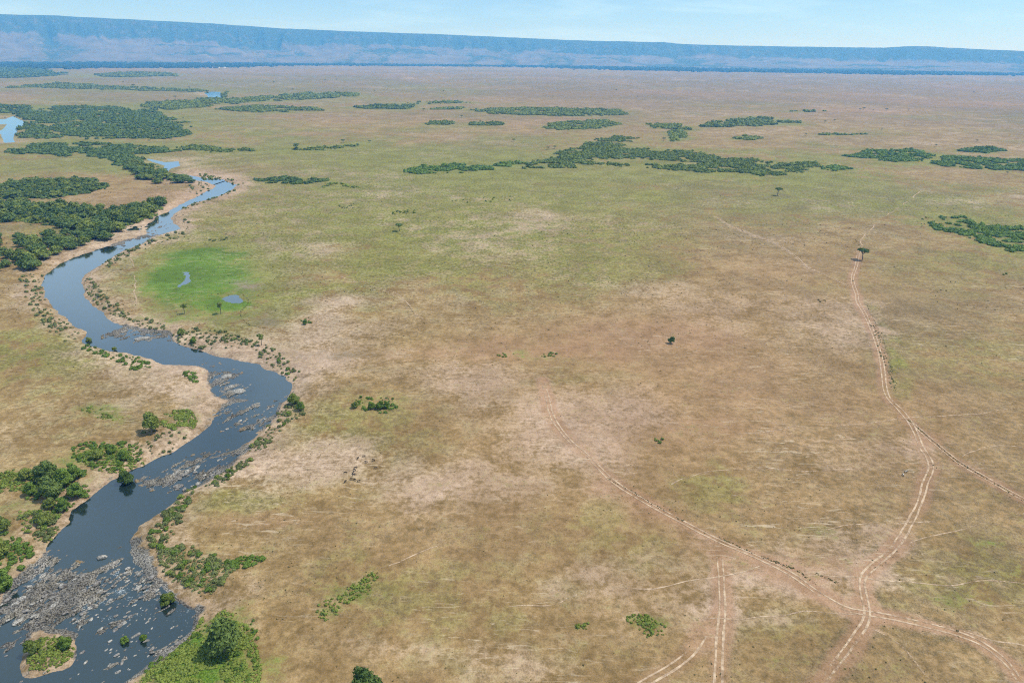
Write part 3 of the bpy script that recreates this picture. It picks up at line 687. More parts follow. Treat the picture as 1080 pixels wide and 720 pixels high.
for (px, py, h, k, lab) in [(50, 507, 9.0, 'dark', 'tall dark tree at the top of the left bank grove'), (68, 512, 8.0, 'bright', 'bright green tree in the middle of the left bank grove'), (55, 524, 8.5, 'dark', 'darkest tree at the heart of the left bank grove'),
        (79, 505, 7.0, 'bright', 'green tree at the upper right of the left bank grove'), (28, 505, 5.5, 'tree', 'rounded tree left of the grove on the left bank'), (33, 521, 5.5, 'bright', 'low green tree at the lower left of the left bank grove'),
        (80, 521, 6.2, 'bright', 'bright tree at the lower right of the grove near the water'), (66, 535, 5.5, 'bright', 'small bright tree below the grove near the water'), (46, 551, 5.5, 'tree', 'dark green tree in the scrub below the grove'),
        (52, 534, 4.6, 'tree', 'low tree between the grove and the scrub below'), (103, 484, 5.0, 'tree', 'rounded green tree in the bush patch above the grove'), (130, 484, 4.6, 'bright', 'bright green tree at the right of the bush patch above the grove'),
        (118, 478, 4.2, 'bright', 'small bright tree in the middle of the bush patch above the grove'), (176, 630, 4.8, 'tree', 'green tree over the rocks at the right bank'), (3, 560, 6.5, 'tree', 'tree on the left edge of the photo above the rapids'),
        (0, 588, 6.8, 'tree', 'second tree down the left edge above the rapids'), (2, 618, 7.0, 'bright', 'lowest tree on the left edge beside the rapids'), (310, 425, 6.5, 'tree', 'tall green tree at the outside of the river bend'),
        (317, 432, 4.5, 'bright', 'lower green tree at the outside of the river bend'), (191, 352, 5.0, 'tree', 'dark bush-like tree above the river on the right bank'), (204, 360, 4.0, 'bright', 'bright green tree above the river on the right bank'),
        (401, 431, 4.2, 'bright', 'green tree in the middle of the isolated bush clump'), (408, 430, 3.8, 'bright', 'green tree at the right of the isolated bush clump'), (392, 431, 3.8, 'bright', 'low green tree left of centre in the isolated bush clump'),
        (374, 430, 3.4, 'tree', 'separate small tree left of the isolated bush clump'), (322, 342, 3.4, 'bright', 'small green tree on the plain right of the marsh'),
        (130, 671, 2.6, 'bright', 'green tree on the mid-river rocks, left one'), (150, 669, 2.3, 'bright', 'bright green tree on the mid-river rocks, right one'), (34, 684, 4.4, 'tree', 'dark tree at the left side of the river island'), (68, 679, 4.2, 'bright', 'green tree at the right side of the river island'),
        (120, 366, 3.0, 'tree', 'small dark tree standing in the river shallows'), (93, 356, 3.4, 'tree', 'small dark tree at the left bank by the shallows'),(237,688,1,'',''),]:
    if k: tpx('broadleaf_tree', px, py, h * .76, k, lab, wide=.98)
# distant umbrella acacias dotted over the plain
n = 0
for (px, py, h) in [(907,117,9),(911,116,11),(935,117,10),(921,117,6),(1027,98,9),(672,103,9),(430,110,8),(447,117,9),(487,124,8),(712,139,12),(717,146,8),(700,149,9),(542,150,8),(578,158,7),(585,157,7),(312,158,10),(313,157,12),(362,151,9),(390,151,7),(289,88,12),(343,86,12),
        (309,95,10),(355,85,12),(108,97,14),(90,92,14),(141,92,16),(155,78,18),(200,94,12),(130,88,12),(185,104,12),(870,130,8),(958,117,7),(880,128,7),(1062,184,5),(987,155,6),(930,137,6),(850,143,7),(1030,150,6),(650,96,10),(583,103,9),(468,97,9),(395,97,9),(800,126,9),(790,129,9),(770,134,8)]:
    tpx('distant_tree', px, py, h * .66, 'acacia', 'small dark tree dotted on the far plain', group='distant trees dotted over the far plain'); n += 1

# woodland of countable trees on the left bank
WOODS = [('left bank wood nearest the river', [(0,216),(60,217),(110,221),(150,219),(168,213),(178,212),(168,221),(158,227),(146,233),(135,243),(112,247),(92,247),(62,240),(30,236),(0,233)], 112, 7.0),
         ('oval wood on the left bank', [(-8,203),(8,196),(30,191),(92,191),(113,198),(100,202),(75,206),(50,209),(-8,210)], 92, 5.6),
         ('wood at the left edge above the river bend', [(-10,253),(14,252),(30,252),(46,262),(50,276),(38,284),(16,287),(-10,288)], 32, 7.5),
         ('scattered trees between the wood and the river bar', [(44,250),(60,243),(82,250),(98,240),(118,240),(116,252),(98,258),(78,264),(62,270),(52,262)], 24, 6.0),
         ('woods along the upper river', [(130,177),(140,172),(160,174),(170,181),(190,184),(214,185),(226,192),(212,193),(190,194),(168,194),(150,190)], 42, 5.5)]
def scatter(poly_px, n, jit=1.0, mind=0.0):
    P = G(poly_px); lo, hi = P.min(0), P.max(0); out = np.zeros((0, 2)); tries = 0
    while len(out) < n and tries < 60:
        q = lo + rs.rand(n * 4, 2) * (hi - lo); q = q[inside(q[:, 0], q[:, 1], P)]
        for p in q:
            if len(out) >= n: break
            if mind and len(out) and np.min(np.hypot(*(out - p).T)) < mind: continue
            out = np.vstack([out, p])
        tries += 1
    return out
for nm, poly, cnt, h in WOODS:
    A = G(poly); area = abs(0.5 * sum(A[i - 1][0] * A[i][1] - A[i][0] * A[i - 1][1] for i in range(len(A)))); md = .62 * math.sqrt(area / cnt)
    for p in scatter(poly, cnt, mind=md):
        if far_sd(p[:1], p[1:])[0] < 5: continue
        hh = h * random.uniform(.7, 1.3)
        tree('riverside_tree', p[0], p[1], hh, 'far' if random.random() < .45 else 'fardark', 'dark green leafy tree in the ' + nm if nm[0] != 's' else 'dark green tree among the ' + nm, group=nm, wide=min(md / 6.2, 1.5) * random.uniform(.7, 1.25) * 8 / h)

# ---- stuff: masses of bushes merged per patch
def clump_variants(hull, k, size, n, seed, rz=.8):
    out = []
    for i in range(n):
        g_ = np.random.RandomState(seed + i); out.append(leaves([(0, 0, .45, 1, 1, rz)] if k < 40 else [(0, 0, .5, .8, .8, rz), (.5, .2, .35, .6, .6, .55), (-.4, -.4, .35, .6, .6, .5)], k, size, g_, hull, .85))
    return out
CV_FAR = clump_variants(I1, 10, .5, 6, 900); CV_MID = clump_variants(I1, 34, .34, 6, 950); CV_NEAR = clump_variants(I2, 110, .24, 6, 990); CV_TUFT = clump_variants(I1, 6, .6, 4, 1100, .6)
def mass(name, pts, size, mat, label, cat, CV, zs=1.0, kind='stuff'):
    """pts (n,2), size (n,) -> one merged mesh of bush clumps resting on the ground"""
    n = len(pts)
    if n == 0: return
    z = ground_z(pts[:, 0], pts[:, 1]) - .05 * size; Vs, Fs, Ts, b = [], [], [], 0
    pick = rs.randint(0, len(CV), n)
    for vi, (V, F, T) in enumerate(CV):
        i = np.where(pick == vi)[0]
        if len(i) == 0: continue
        a = rs.rand(len(i)) * 6.28; c, s_ = np.cos(a)[:, None], np.sin(a)[:, None]; sz = size[i][:, None]; zz = sz * zs * (.8 + .4 * rs.rand(len(i)))[:, None]
        x = (V[None, :, 0] * c - V[None, :, 1] * s_) * sz + pts[i, 0][:, None]; y = (V[None, :, 0] * s_ + V[None, :, 1] * c) * sz + pts[i, 1][:, None]
        w = V[None, :, 2] * zz + z[i][:, None]
        Vs.append(np.stack([x, y, w], -1).reshape(-1, 3)); Fs.append((F[None] + (np.arange(len(i)) * len(V))[:, None, None]).reshape(-1, 3) + b); b += len(i) * len(V)
        Ts.append((np.clip(T[None] * .6 + rs.rand(len(i), 1) ** 1.5 * .85 - .1, 0, 1)).ravel())
    me = mesh_from(name, np.vstack(Vs), np.vstack(Fs), {'tint': np.concatenate(Ts)})
    tag(link(name, me, M[mat]), label, cat, kind=kind)
def thicket(poly, r, dens, label, mat='tree', zs=1.1, CV=None, thin=0.475, nmax=14000, cat='woodland', name='thicket'):
    P = G(poly); area = abs(0.5 * sum(P[i - 1][0] * P[i][1] - P[i][0] * P[i - 1][1] for i in range(len(P))))
    r *= .62; n = int(min(area / (r * r) * dens, nmax)); lo, hi = P.min(0) - r * 3, P.max(0) + r * 3
    q = lo + rs.rand(int(n * 4) + 50, 2) * (hi - lo)
    sc = math.sqrt(area) / 5
    sd_ = sdf(q[:, 0], q[:, 1], P, 1e5) + (fbm(q[:, 0] / sc * 1.5, q[:, 1] / sc * 1.5, 4, 71) - .5) * sc * 1.1 + rs.randn(len(q)) * sc * .085
    ok = (sd_ < 0) & (fbm(q[:, 0] / (r * 7), q[:, 1] / (r * 7), 3, 72) > thin) & (river_sd(q[:, 0], q[:, 1]) > 1.5) & (far_sd(q[:, 0], q[:, 1]) > 4)
    q = q[ok][:n]; mass(name, q, r * (.5 + 1.0 * rs.rand(len(q)) ** 1.5), mat, label, cat, CV or CV_FAR, zs)
for i, (p, r, d, lab) in enumerate(TH):
    thicket(p, r, d * 1.7, lab, thin=.3 if i == 23 else .43 if i == 18 else .475, mat='dtree' if i in (0, 1, 2, 26, 27) else 'gtree' if i in (19, 20, 21, 22, 23, 24, 25) else 'tree', zs=.7)
thicket([(-8,203),(8,195),(30,190),(92,190),(112,198),(100,202),(75,206),(50,209),(0,208)], 3.4, 1.6, 'dense undergrowth of the oval wood', 'dtree', .75, thin=.15, cat='undergrowth')
thicket([(0,216),(60,216),(110,221),(150,219),(176,213),(168,221),(146,233),(112,246),(92,246),(62,239),(30,235),(0,232)], 3.0, 1.3, 'undergrowth of the wood along the left bank', 'tree', .7, thin=.36, cat='undergrowth')
# belt of forest under the hills
M['belt'] = leaf_material('far_forest_leaves', (.016, .034, .012), (.045, .070, .020))
belt = [(-60,66),(0,66),(130,66),(200,64.8),(270,63),(330,62.6),(400,64),(480,66),(540,67.5),(610,69),(675,70.5),(740,72),(810,73.5),(950,74.5),(1080,76),(1180,77.5),(1180,82),(1080,79.5),(950,78.5),(810,77.2),(675,74.4),(540,71.2),(400,69.6),(330,70),(270,70.5),(130,72.5),(60,73),(-60,73)]
thicket(belt, 26, .75, 'long dark belt of forest at the foot of the hills', 'belt', .6, thin=.26, nmax=26000)
thicket([(180,60.5),(270,59),(300,60),(240,61.5)], 26, .3, 'faint far trees above the forest belt', 'dtree', .7, thin=.4)

# ---- riverside scrub: the larger (nearer) shrubs as individuals, the rest as masses
Z_SHRUB = [ # poly, count, size range, material, place text
 ([(152,566),(168,545),(182,525),(196,512),(210,510),(200,530),(190,550),(182,566),(178,580),(166,584)], 75, (.9, 1.7), 'scrub', 'on the right bank slope below the grey rapids'),
 ([(168,578),(200,575),(235,588),(250,592),(245,610),(225,622),(200,618),(180,608),(166,596)], 110, (.8, 1.6), 'scrub', 'in the scrubby hollow beside the lower rapids'),
 ([(236,592),(262,585),(282,586),(280,592),(255,600),(240,602)], 34, (.9, 1.5), 'gtree', 'in the green line running right from the scrubby hollow'),
 ([(280,450),(292,436),(300,424),(318,424),(325,436),(305,446),(290,460),(280,472),(262,482),(262,470)], 70, (.8, 1.6), 'scrub', 'along the right bank below the river bend'),
 ([(215,512),(235,494),(262,482),(270,484),(250,500),(230,516)], 40, (.8, 1.5), 'scrub', 'along the right bank above the pale sand'),
 ([(225,668),(250,655),(272,655),(276,690),(270,718),(240,720),(225,700)], 46, (.7, 1.3), 'gtree', 'beside the large dark tree at the bottom'),
 ([(0,560),(18,566),(34,576),(30,600),(14,616),(0,620)], 60, (.9, 1.9), 'gtree', 'on the left bank above the rapids'),
 ([(20,545),(40,538),(58,540),(62,556),(46,570),(26,562)], 50, (.9, 1.7), 'scrub', 'below the left bank grove'),
 ([(70,475),(90,466),(130,466),(152,474),(146,490),(120,497),(96,490),(78,486)], 100, (.9, 1.8), 'gtree', 'in the bush patch above the grove'),
 ([(0,500),(25,492),(30,500),(10,512),(0,516)], 36, (.8, 1.4), 'herb', 'at the left edge beside the grove'),
 ([(20,510),(40,500),(60,495),(92,498),(100,512),(86,528),(60,545),(44,545),(30,528)], 70, (1.0, 2.0), 'gtree', 'under the trees of the left bank grove'),
 ([(140,470),(150,450),(170,455),(200,456),(190,468),(165,480)], 34, (.6, 1.2), 'scrub', 'on the left bank below the lone tree'),
 ([(180,350),(200,345),(240,350),(262,358),(268,366),(240,368),(215,366),(190,362)], 90, (.8, 1.8), 'scrub', 'on the bank above the middle river'),
 ([(262,358),(290,366),(300,378),(318,392),(312,400),(290,388),(268,372)], 45, (.9, 1.7), 'scrub', 'on the right bank above the river bend'),
 ([(88,290),(100,296),(112,312),(135,330),(160,338),(180,344),(178,350),(150,344),(125,334),(100,322),(92,306)], 95, (.9, 1.8), 'scrub', 'along the right bank inside the upper bend'),
 ([(20,290),(44,288),(46,312),(56,330),(78,344),(86,354),(70,360),(52,350),(36,330),(24,310)], 75, (1.0, 2.1), 'scrub', 'on the left bank of the upper bend'),
 ([(92,360),(112,370),(150,376),(160,388),(140,392),(120,380),(100,374),(88,368)], 60, (1.0, 1.9), 'gtree', 'along the left bank of the middle river'),
 ([(192,390),(206,392),(212,402),(198,403)], 16, (1.0, 1.7), 'gtree', 'on the pale ledge beside the middle river'),
 ([(105,278),(130,262),(150,255),(172,250),(195,243),(200,236),(186,232),(200,232),(196,250),(170,256),(150,264),(125,276),(108,288)], 60, (1.2, 2.4), 'scrub', 'along the right bank of the upper river'),
 ([(184,222),(215,208),(240,200),(250,200),(235,207),(210,216),(192,222)], 44, (1.3, 2.6), 'tree', 'on the right bank near the far river bend'),
 ([(200,196),(212,190),(228,196),(226,200),(212,204),(198,204)], 30, (1.4, 2.4), 'scrub', 'on the left bank at the far river bend'),
 ([(208,182),(240,188),(258,192),(256,196),(240,192),(214,188)], 44, (1.5, 3), 'tree', 'beyond the far river bend'),
 ([(368,422),(380,419),(414,419),(424,428),(408,436),(380,434)], 44, (.7, 1.4), 'gtree', 'in the isolated clump right of the river bend'),
 ([(316,336),(326,334),(330,340),(320,343)], 8, (.9, 1.5), 'gtree', 'right of the marsh'),
 ([(355,216),(375,215),(376,220),(360,221)], 10, (1.2, 1.9), 'scrub', 'on the upper plain'),
 ([(412,223),(440,221),(441,225),(414,226)], 18, (1.2, 2.0), 'tree', 'in the row on the upper plain'),
 ([(475,212),(520,208),(560,206),(540,212),(490,214)], 12, (1.2, 1.8), 'tree', 'on the plain below the long thicket'),
 ([(220,253),(240,251),(241,254),(222,255)], 9, (1.2, 1.8), 'scrub', 'above the marsh'),
 ([(690,461),(702,462),(703,467),(692,466)], 4, (.8, 1.3), 'tree', 'in the middle of the bare plain'),
 ([(665,648),(675,645),(692,652),(698,664),(688,668),(676,658)], 30, (.5, 1.0), 'herb', 'in the green patch at the bottom centre'),
 ([(606,656),(622,655),(618,662),(607,660)], 9, (.5, .9), 'herb', 'left of the green patch at bottom centre'),
 ([(335,638),(360,625),(392,604),(400,606),(380,628),(352,645),(345,655),(332,648)], 60, (.5, 1.0), 'herb', 'in the green strip right of the large dark tree'),
 ([(915,335),(924,345),(935,370),(942,395),(948,415),(940,412),(932,390),(925,362)], 60, (.35, .75), 'scrub', 'beside the two-rut track'),
 ([(180,480),(195,478),(215,470),(190,470)], 0, (.5, 1), 'scrub', ''),
 ([(135,700),(170,690),(200,670),(215,655),(222,662),(205,690),(180,716)], 30, (.6, 1.2), 'gtree', 'on the green slope above the bottom water'),
 ([(26,690),(34,675),(60,668),(76,676),(70,690),(48,698)], 22, (.7, 1.4), 'herb', 'on the river island'),
 ([(960,232),(985,228),(984,238),(970,240)], 8, (1.0, 1.8), 'tree', 'at the left tip of the right-edge thicket'),
 ([(1055,286),(1066,286),(1064,290),(1056,290)], 2, (1.5, 1.9), 'tree', 'alone near the right edge'),
 ([(862,314),(872,316),(872,322),(864,322)], 4, (1.0, 1.6), 'tuft', 'left of the track junction'),
]
SH = []
for zi, (poly, cnt, (a, b), mat, where) in enumerate(Z_SHRUB):
    if cnt == 0: continue
    for p in scatter(poly, int(cnt * 1.4), mind=.4):
        if river_sd(p[:1], p[1:])[0] < .8 and 'island' not in where: continue
        s = .68 * (a * .7 + (b - a * .7) * rs.rand() ** 1.8); d = math.sqrt(p[0] ** 2 + p[1] ** 2 + CAMZ ** 2); SH.append((s / d, zi, p[0], p[1], s))
SH.sort(reverse=True)
smesh = {}
for mat in ('scrub', 'gtree', 'herb', 'tree', 'tuft'):
    smesh[mat] = []
    for i in range(5):
        g_ = np.random.RandomState(2000 + i * 7 + len(mat)); lob = [(0, 0, .55, .75, .75, .6)] + [(.6 * math.cos(k * 2 + i), .6 * math.sin(k * 2 + i), .35 + .2 * g_.rand(), .5 + .2 * g_.rand(), .5, .45) for k in range(4)]
        V, F, T = leaves(lob, 320, .17, g_, I2, .78); me = mesh_from('shrub', V, F, {'tint': T}); me.materials.append(M[mat]); smesh[mat].append(me)
CWORD = {'scrub': 'dull green', 'gtree': 'green', 'herb': 'yellow-green', 'tree': 'dark green', 'tuft': 'brown'}
for j, (_, zi, x, y, s) in enumerate(SH[:290]):
    poly, cnt, rg, mat, where = Z_SHRUB[zi]
    if mat == 'scrub': mat = random.choice(['scrub', 'scrub', 'gtree', 'gtree', 'herb'])
    o = bpy.data.objects.new('shrub', smesh[mat][j % 5]); COL.objects.link(o)
    o.location = (x, y, gz(x, y) - .05); o.rotation_euler = (0, 0, random.uniform(0, 6.28)); o.scale = (s, s * random.uniform(.8, 1.2), s * random.uniform(.8, 1.15))
    tag(o, 'low %s shrub %s' % (CWORD[mat], where), 'shrub', 'shrubs ' + where)
rest = {}
for (_, zi, x, y, s) in SH[290:]: rest.setdefault(zi, []).append((x, y, s))
for zi, l in rest.items():
    l = np.array(l); poly, cnt, rg, mat, where = Z_SHRUB[zi]
    mass('scrub', l[:, :2], l[:, 2], mat, 'small %s bushes %s' % (CWORD[mat], where), 'scrub', CV_MID)

# leafy green cover: bright herb carpets
HERB = [([(140,720),(170,695),(200,668),(212,648),(232,642),(256,652),(268,672),(276,700),(274,722),(200,735),(150,735)], 2600, 'bright green herbs around the large dark tree'),
        ([(165,440),(175,433),(200,432),(208,442),(204,450),(190,455),(172,450)], 500, 'yellow-green herbs beside the lone tree'),
        ([(82,431),(100,428),(124,434),(132,440),(115,444),(95,438)], 160, 'yellow-green herbs on the left plain'),
        ([(0,498),(26,492),(40,500),(30,515),(0,520)], 260, 'yellow-green herbs at the left edge'),
        ([(78,480),(110,470),(150,474),(158,486),(130,498),(100,496)], 420, 'green herbs through the bush patch'),
        ([(20,540),(60,536),(70,550),(50,570),(24,560)], 300, 'green herbs below the grove'),
        ([(27,692),(34,672),(56,666),(78,678),(74,692),(50,702),(30,702)], 330, 'yellow-green herbs on the river island'),
        ([(164,575),(230,590),(250,600),(225,625),(190,622),(170,606)], 420, 'dull green herbs in the scrubby hollow'),
        ([(520,374),(545,370),(590,372),(585,378),(540,379)], 120, 'yellow-green herbs in the middle of the plain'),
        ([(332,640),(362,620),(398,603),(402,610),(378,636),(340,656)], 220, 'yellow-green herbs in the strip beside a faint trail'),
        ([(658,650),(672,642),(700,652),(704,668),(684,672)], 130, 'green herbs in the patch at bottom centre')]
for poly, n, lab in HERB:
    q = scatter(poly, int(n * (1 if n > 300 else .6)), 1); q = q[fbm(q[:, 0] / 5, q[:, 1] / 5, 3, 91) > (.42 if n > 300 else .5)]; q = q[(river_sd(q[:, 0], q[:, 1]) > 0)]
    d = np.hypot(q[:, 0], q[:, 1]); mass('herbs', q, (.25 + .40 * rs.rand(len(q))) * np.clip(d / 250, .8, 1.2), 'herb' if 'dull' not in lab else 'scrub', lab, 'herbs', CV_MID, .8)

# tussocks dotted over the near plain; dark rows along tracks partly stand in for rut shade
def tuss():
    n = 26000; r = 125 + (rs.rand(n) ** 1.25) * 850; a = R(48) * (2 * rs.rand(n) - 1); q = np.stack([r * np.sin(a), r * np.cos(a)], 1)
    dn = fbm(q[:, 0] / 35, q[:, 1] / 35, 4, 81) + (fbm(q[:, 0] / 160, q[:, 1] / 160, 2, 82) - .5) * .7
    q = q[(rs.rand(n) < sst(.38, .72, dn) * .9 + .04)]
    q = q[river_sd(q[:, 0], q[:, 1]) > 2]
    s = .08 + .22 * rs.rand(len(q)) ** 3; s *= np.clip(np.hypot(*q.T) / 320, .9, 1.8)
    ex = []
    for poly in ([(640,503),(672,520),(700,536),(730,552),(760,566),(790,580),(815,590),(836,598)], [(850,598),(880,612),(910,627),(950,644),(985,656),(1010,664)], [(958,442),(970,452),(985,465),(1010,485),(1035,500),(1085,530)],
                 [(914,322),(925,345),(934,365),(941,390),(946,415)], [(840,600),(870,622),(898,646)], [(385,300),(425,318),(438,333)], [(250,306),(262,318),(254,330),(262,342),(280,346)]):
        W = smooth_poly(G(poly), False, 40); W = W[fbm(W[:, 0] / 12, W[:, 1] / 12, 3, 83) > .42]; W = W + rs.randn(*W.shape) * .3; ex.append(W)
    ex = np.vstack(ex); q = np.vstack([q, ex]); s = np.concatenate([s, .08 + .22 * rs.rand(len(ex)) ** 2])
    mass('tussocks', q, s, 'tuft', 'small dark grass tussocks dotted over the near plain, with rows in place of rut shade', 'tussocks', CV_TUFT, 1.0)
tuss()

# ------------------------------------------------------------------ rocks
def rock_mesh(seed, mat):
    g_ = np.random.RandomState(seed); V = I3[0].copy(); V *= np.array([1.0, .42, .30]); d = g_.randn(4, 3)
    for k in range(7):
        n = g_.randn(3); n /= np.linalg.norm(n); n[2] *= .6; t = V @ n; lim = .42 * abs(n[0]) + .24 * abs(n[1]) + .16; V -= np.outer(np.maximum(t - lim, 0), n)
    V += .03 * g_.randn(*V.shape); me = mesh_from('rock', V, I3[1]); me.materials.append(M[mat]); return me
RK = [rock_mesh(3000 + i, 'rock') for i in range(6)] + [rock_mesh(3100 + i, 'drock') for i in range(3)]
RZ = [([(40,600),(70,602),(110,604),(125,612),(110,622),(75,622),(60,612)], 34, (1.0, 3.4), 'at the head of the lower rapids'),
      ([(0,625),(40,605),(60,622),(60,640),(20,652),(0,650)], 40, (1.0, 3.2), 'in the lower rapids by the left bank'),
      ([(60,640),(100,628),(150,622),(185,636),(150,655),(100,662),(60,656)], 54, (.8, 3.0), 'in the middle of the lower rapids'),
      ([(130,592),(160,602),(172,622),(150,622),(130,612)], 30, (.8, 2.6), 'in the lower rapids by the right bank'),
      ([(110,668),(150,655),(195,655),(190,675),(150,700),(110,705)], 36, (.6, 2.2), 'scattered in the dark water below the rapids'),
      ([(0,660),(30,650),(80,668),(100,700),(60,716),(0,716)], 22, (.6, 1.8), 'around the river island'),
      ([(170,495),(205,484),(250,474),(232,492),(205,512),(170,512)], 46, (.8, 3.0), 'in the upper rapids by the right bank'),
      ([(222,424),(262,424),(305,422),(285,450),(230,452)], 50, (.7, 2.4), 'in the rocky shallows below the river bend'),
      ([(222,388),(240,390),(258,402),(262,414),(232,418)], 16, (1.2, 3.6), 'beside the ledge at the river bend'),
      ([(120,346),(150,346),(175,356),(150,360),(118,354)], 12, (1.2, 3.2), 'across the middle river'),
      ([(140,548),(160,540),(186,520),(160,530),(135,560)], 0, (1, 2), '')]
cnt = 0
for poly, n, (a, b), where in RZ:
    for p in scatter(G(poly, WL) if False else poly, n):
        if cnt >= 295 or river_sd(p[:1], p[1:])[0] > 1.0: continue
        s = a + (b - a) * rs.rand() ** 2.2; s *= .55; dark = rs.rand() < .45
        o = bpy.data.objects.new('rock', RK[rs.randint(6, 9) if dark else rs.randint(0, 6)]); COL.objects.link(o)
        zt = min(max(gz(p[0], p[1]) + .05, WL - .02), WL + .7); o.location = (p[0], p[1], zt); o.rotation_euler = (rs.randn() * .12, rs.randn() * .1, STR + rs.randn() * .35); o.scale = (s, s * rs.uniform(.8, 1.5), s * rs.uniform(.7, 1.3))
        tag(o, ('dark grey' if dark else 'pale') + ' flat rock ' + where, 'rock', ('dark rocks ' if dark else 'pale rocks ') + where); cnt += 1
for (px, py, L_, w, lab) in [(240,397,5.5,4.0,'rounded tan boulder against the ledge at the river bend'), (251,413,6.0,4.4,'large tan boulder standing in the water below the river bend'), (150,357,7.5,3.5,'low oval rock slab in the middle river'),
                             (107,588,3.6,1.2,'thin pale rock alone in the still water'), (244,408,3.5,2.6,'pale boulder between the two largest boulders')]:
    p = gp(px, py, WL); o = bpy.data.objects.new('boulder', rock_mesh(int(px), 'rock')); COL.objects.link(o); o.location = (p[0], p[1], WL - .05); o.rotation_euler = (0, 0, .4); o.scale = (L_ / 1.7, w / .72, 3.2); tag(o, lab, 'boulder')

# ------------------------------------------------------------------ grazing animals
def animal_mesh():
    def ring(c, ax, ry, rz, n=10):
        return [(c[0] + 0, c[1] + ry * math.cos(2 * math.pi * k / n), c[2] + rz * math.sin(2 * math.pi * k / n)) for k in range(n)]
    st = [(-1.0, .98, .05, .06), (-.92, .98, .17, .2), (-.7, 1.0, .24, .30), (-.3, .98, .26, .30), (.15, 1.0, .27, .34), (.5, 1.05, .25, .38), (.72, 1.12, .18, .28), (.92, 1.0, .12, .20), (1.1, .78, .10, .15), (1.24, .58, .09, .13), (1.36, .40, .07, .10), (1.44, .28, .04, .05)]
    V = []; F = []
    for x, z, ry, rz in st: V += ring((x, 0, z), 0, ry, rz)
    n = 10
    for i in range(len(st) - 1):
        for k in range(n): a, b = i * n + k, i * n + (k + 1) % n; F += [(a, b, b + n), (a, b + n, a + n)]
    V = np.array(V); F = np.array(F); parts = [(V, F)]
    for sx, back in ((-.75, 1), (.52, 0)):
        for sy in (-.15, .15):
            mid = (sx - .14, sy, .50) if back else (sx + .03, sy, .46); parts.append(tube([(sx + (.08 if back else 0), sy * .9, .95), mid, (sx - (.03 if back else 0), sy, .12), (sx + .03, sy, 0)], .11, .04, 6))
    parts.append(tube([(-.98, 0, 1.05), (-1.1, 0, .8), (-1.1, 0, .5)], .035, .02, 5))
    body = join(parts)
    hb = [tube([(1.16, s * .06, .74), (1.2, s * .24, .76), (1.14, s * .3, .92)], .03, .012, 5) for s in (-1, 1)] + [tube([(1.08, s * .07, .84), (1.04, s * .18, .86)], .035, .02, 5) for s in (-1, 1)]
    return mesh_from('animal_body', *body, smooth=True), mesh_from('animal_horns', *join(hb))
ab, ah = animal_mesh(); ab.materials.append(M['hide']); ah.materials.append(M['bark'])
ab2 = ab.copy(); ab2.materials.clear(); ab2.materials.append(M['hide']); ab2.materials.append(M['pale'])
for p in ab2.polygons:
    if p.center.z > 1.08 and p.center.x < .6: p.material_index = 1
ANI = [(384,481.5,0),(386,487.5,2.9),(394,485.5,2.7),(396,493.5,.2),(377.5,483.5,1.3),(375,493.5,.4),(374,495.8,2.6),(372.6,498.5,1.5),(373.3,500.8,.5),(364.3,498.8,.1),(371,505.5,3.1),(374.5,506,2.5),(378.5,507.5,.2),(364.3,508,1.1)]
for px, py, a in ANI + [(955.5,497,.1),(952.5,500.5,1.5)]:
    w = px > 900; p = gp(px, py); e = empty('antelope', (p[0], p[1], gz(*p)), a, .66)
    if w: tag(e, 'dark animal with a white back on the plain left of the right-hand track, ' + ('upper one' if py < 499 else 'lower one'), 'animal', 'pair of black and white animals')
    else: tag(e, 'small dark grazing animal of the herd on the pale ground', 'animal', 'herd of grazing animals')
    b = bpy.data.objects.new('body', ab2 if w else ab); COL.objects.link(b); b.parent = e
    h = bpy.data.objects.new('horns', ah); COL.objects.link(h); h.parent = e

# ------------------------------------------------------------------ far white camp buildings
def hut(px, py, lab, s=1.0):
    p = gp(px, py); e = empty('lodge_building', (p[0], p[1], gz(*p)), .2, s); tag(e, lab, 'building', 'white buildings at the foot of the hills')
    w, d, h = 9, 6, 5
    V = [(-w,-d,0),(w,-d,0),(w,d,0),(-w,d,0),(-w,-d,h),(w,-d,h),(w,d,h),(-w,d,h),(-w,0,h+2.5),(w,0,h+2.5)]
    me = bpy.data.meshes.new('lodge_walls'); me.from_pydata(V, [], [(0,1,5,4),(1,2,6,9,5),(2,3,7,6),(3,0,4,8,7),(0,3,2,1)]); link('wall', me, M['wall'], e)
    q = .5; V = [(-w-q,-d-q,h-.3),(w+q,-d-q,h-.3),(w+q,0,h+2.8),(-w-q,0,h+2.8),(-w-q,d+q,h-.3),(w+q,d+q,h-.3)]; V += [(x, y, z + .25) for x, y, z in V]
    me = bpy.data.meshes.new('lodge_roof'); me.from_pydata(V, [], [(6,7,8,9),(9,8,11,10),(3,2,1,0),(4,5,2,3),(0,1,7,6),(5,4,10,11),(0,6,9,3),(3,9,10,4),(1,2,8,7),(2,5,11,8)]); link('roof', me, M['wall'], e)
for px, lab in ((225, 'white building before the forest belt, left of three'), (231, 'white building before the forest belt, middle of three'), (237, 'white building before the forest belt, right of three')): hut(px, 71.8, lab)
hut(468, 71.8, 'single white building before the forest belt near the centre')

